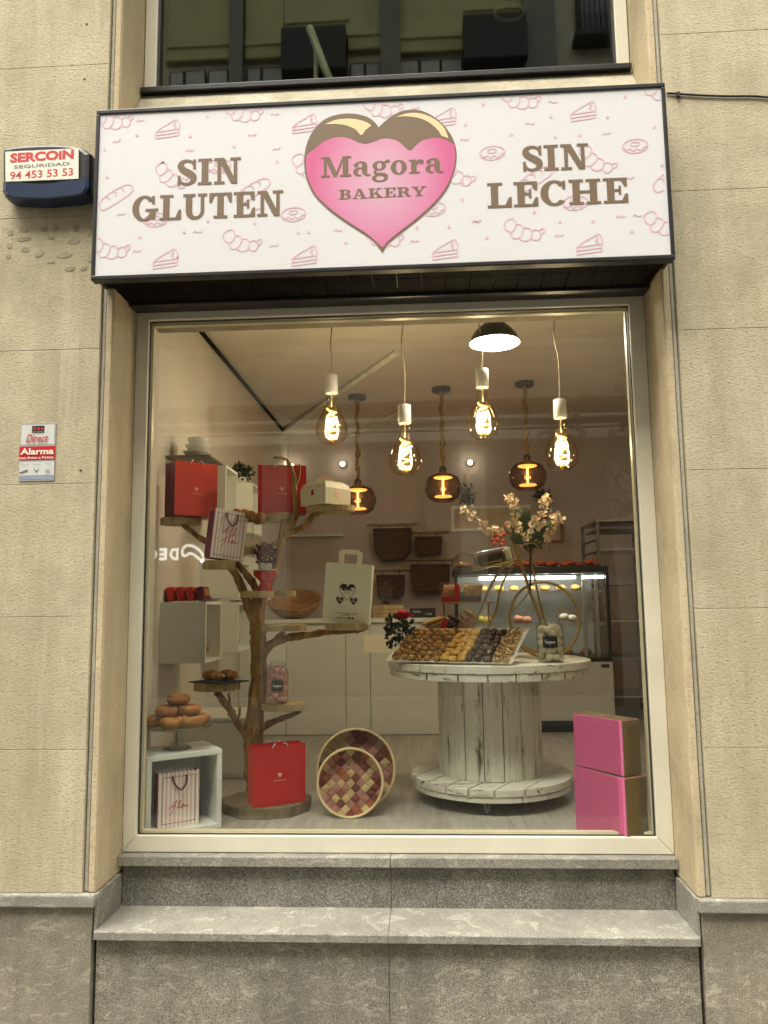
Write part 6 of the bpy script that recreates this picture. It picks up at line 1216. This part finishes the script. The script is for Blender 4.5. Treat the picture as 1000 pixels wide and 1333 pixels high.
# rose in a glass on the far left of the table
c = at(524, 835, .86); c.z = zT + .003; o = thing('rose_plant', c, 'red rose with dark leaves in a small glass at the table edge', 'flower'); MB().open_lathe([(.0005, .004), (.032, .004), (.038, .05), (.036, .08)], c, 18).build('glass_cup', 'clear', o)
mb = MB()
for i in range(46):
    t = i * 2.4; r_ = .006 + .0080 * math.sqrt(i); p = c + Vector((.005 + r_ * math.cos(t) * .8, r_ * math.sin(t) * .7, (.245 - r_ * .35))); u = Vector((math.cos(t), math.sin(t), .7)).normalized() * .018; w = Vector((-math.sin(t), math.cos(t), 0)) * .013; mb.add([p - w * .6, p + w * .6, p + u + w, p + u * 1.15, p + u - w], [(0, 1, 2, 3, 4)])
mb.blob(c + Vector((.005, 0, .238)), (.034, .032, .026), 12, 7, .35, 3); mb.build('petals', 'rose', o, fix=False); leaves(MB(), c + Vector((-.015, 0, .14)), 150, (.075, .06, .085), .036, 21).build('leaf_cluster', 'leaf_dark', o, fix=False); MB().tube([c + Vector((0, 0, .006)), c + Vector((.003, 0, .24))], .003, 6).build('stem', 'leaf', o)
# blossom branches rising from the gold stand
BR = at(690, 725, GY); o = thing('blossom_bouquet', BR, 'spray of cream blossom branches with green leaves above the gold stand', 'flowers'); base = at(690, 800, GY); rnd = random.Random(5); fl_, bd, tw_ = MB(), MB(), MB()
for pts in ([(690, 722), (668, 697), (645, 692), (630, 686), (615, 672), (603, 663)], [(690, 720), (678, 700), (672, 675), (668, 655), (662, 646)], [(692, 720), (698, 695), (706, 672), (710, 655), (709, 650)], [(692, 722), (704, 708), (716, 692), (724, 678), (726, 672)], [(690, 722), (684, 702), (660, 680)], [(691, 720), (690, 695), (696, 676)]):
    P = spline([at(px, py, GY + rnd.uniform(-.07, .07)) for px, py in pts], 7); tw_.tube([base.lerp(P[0], .4)] + P, .0028, 5); n = len(P)
    for i in range(n // 3, n):
        for _ in range(3):
            p = P[i] + Vector((rnd.gauss(0, .012), rnd.gauss(0, .012), rnd.gauss(0, .012)))
            if i > n - 2 and _ == 0: bd.blob(p, .008, 6, 4, .1)
            else:
                u0 = Vector((rnd.gauss(0, 1), rnd.gauss(0, 1) - .8, rnd.gauss(0, 1))).normalized(); e1 = u0.orthogonal().normalized(); e2 = u0.cross(e1)
                for k_ in range(5): a_ = math.tau * k_ / 5; d_ = e1 * math.cos(a_) + e2 * math.sin(a_); s2 = u0.cross(d_) * .006; fl_.quad(p, p + d_ * .008 + s2 + u0 * .003, p + d_ * .016 + u0 * .005, p + d_ * .008 - s2 + u0 * .003)
tw_.build('twigs', 'bark', o); tag(fl_.build('blossoms', 'blossom', o, fix=False), kind='stuff'); bd.build('buds', 'bud', o)
for i, (px, py, r_, ang) in enumerate(((683, 676, .10, 60), (672, 700, .09, 130), (700, 690, .10, 20), (706, 700, .08, -20), (690, 708, .09, 90), (676, 668, .07, 100), (694, 698, .1, 140), (684, 690, .1, 40), (698, 706, .09, -50), (664, 688, .06, 170), (712, 686, .07, 60))):
    p = at(px, py, GY - .03 + .02 * i); u = Vector((math.cos(R(ang)), rnd.uniform(-.3, .3), math.sin(R(ang)))) * r_ * .6; w = Vector((-u.z, 0, u.x)).normalized() * r_ * .36; MB().add([p - u, p - u * .3 + w, p + u * .4 + w * .8, p + u, p + u * .4 - w * .8, p - u * .3 - w, p + Vector((0, -.012, 0))], [(i_, (i_ + 1) % 6, 6) for i_ in range(6)], True).build('leaf', 'leaf', o, fix=False)
c = at(651, 703, GY + .02); mb = MB()
for i in range(9): mb.blob(c + Vector((rnd.gauss(0, .018), rnd.gauss(0, .015), rnd.gauss(0, .018))), .012, 7, 5, .1, i)
mb.build('orange_berries', 'orange_fl', o)
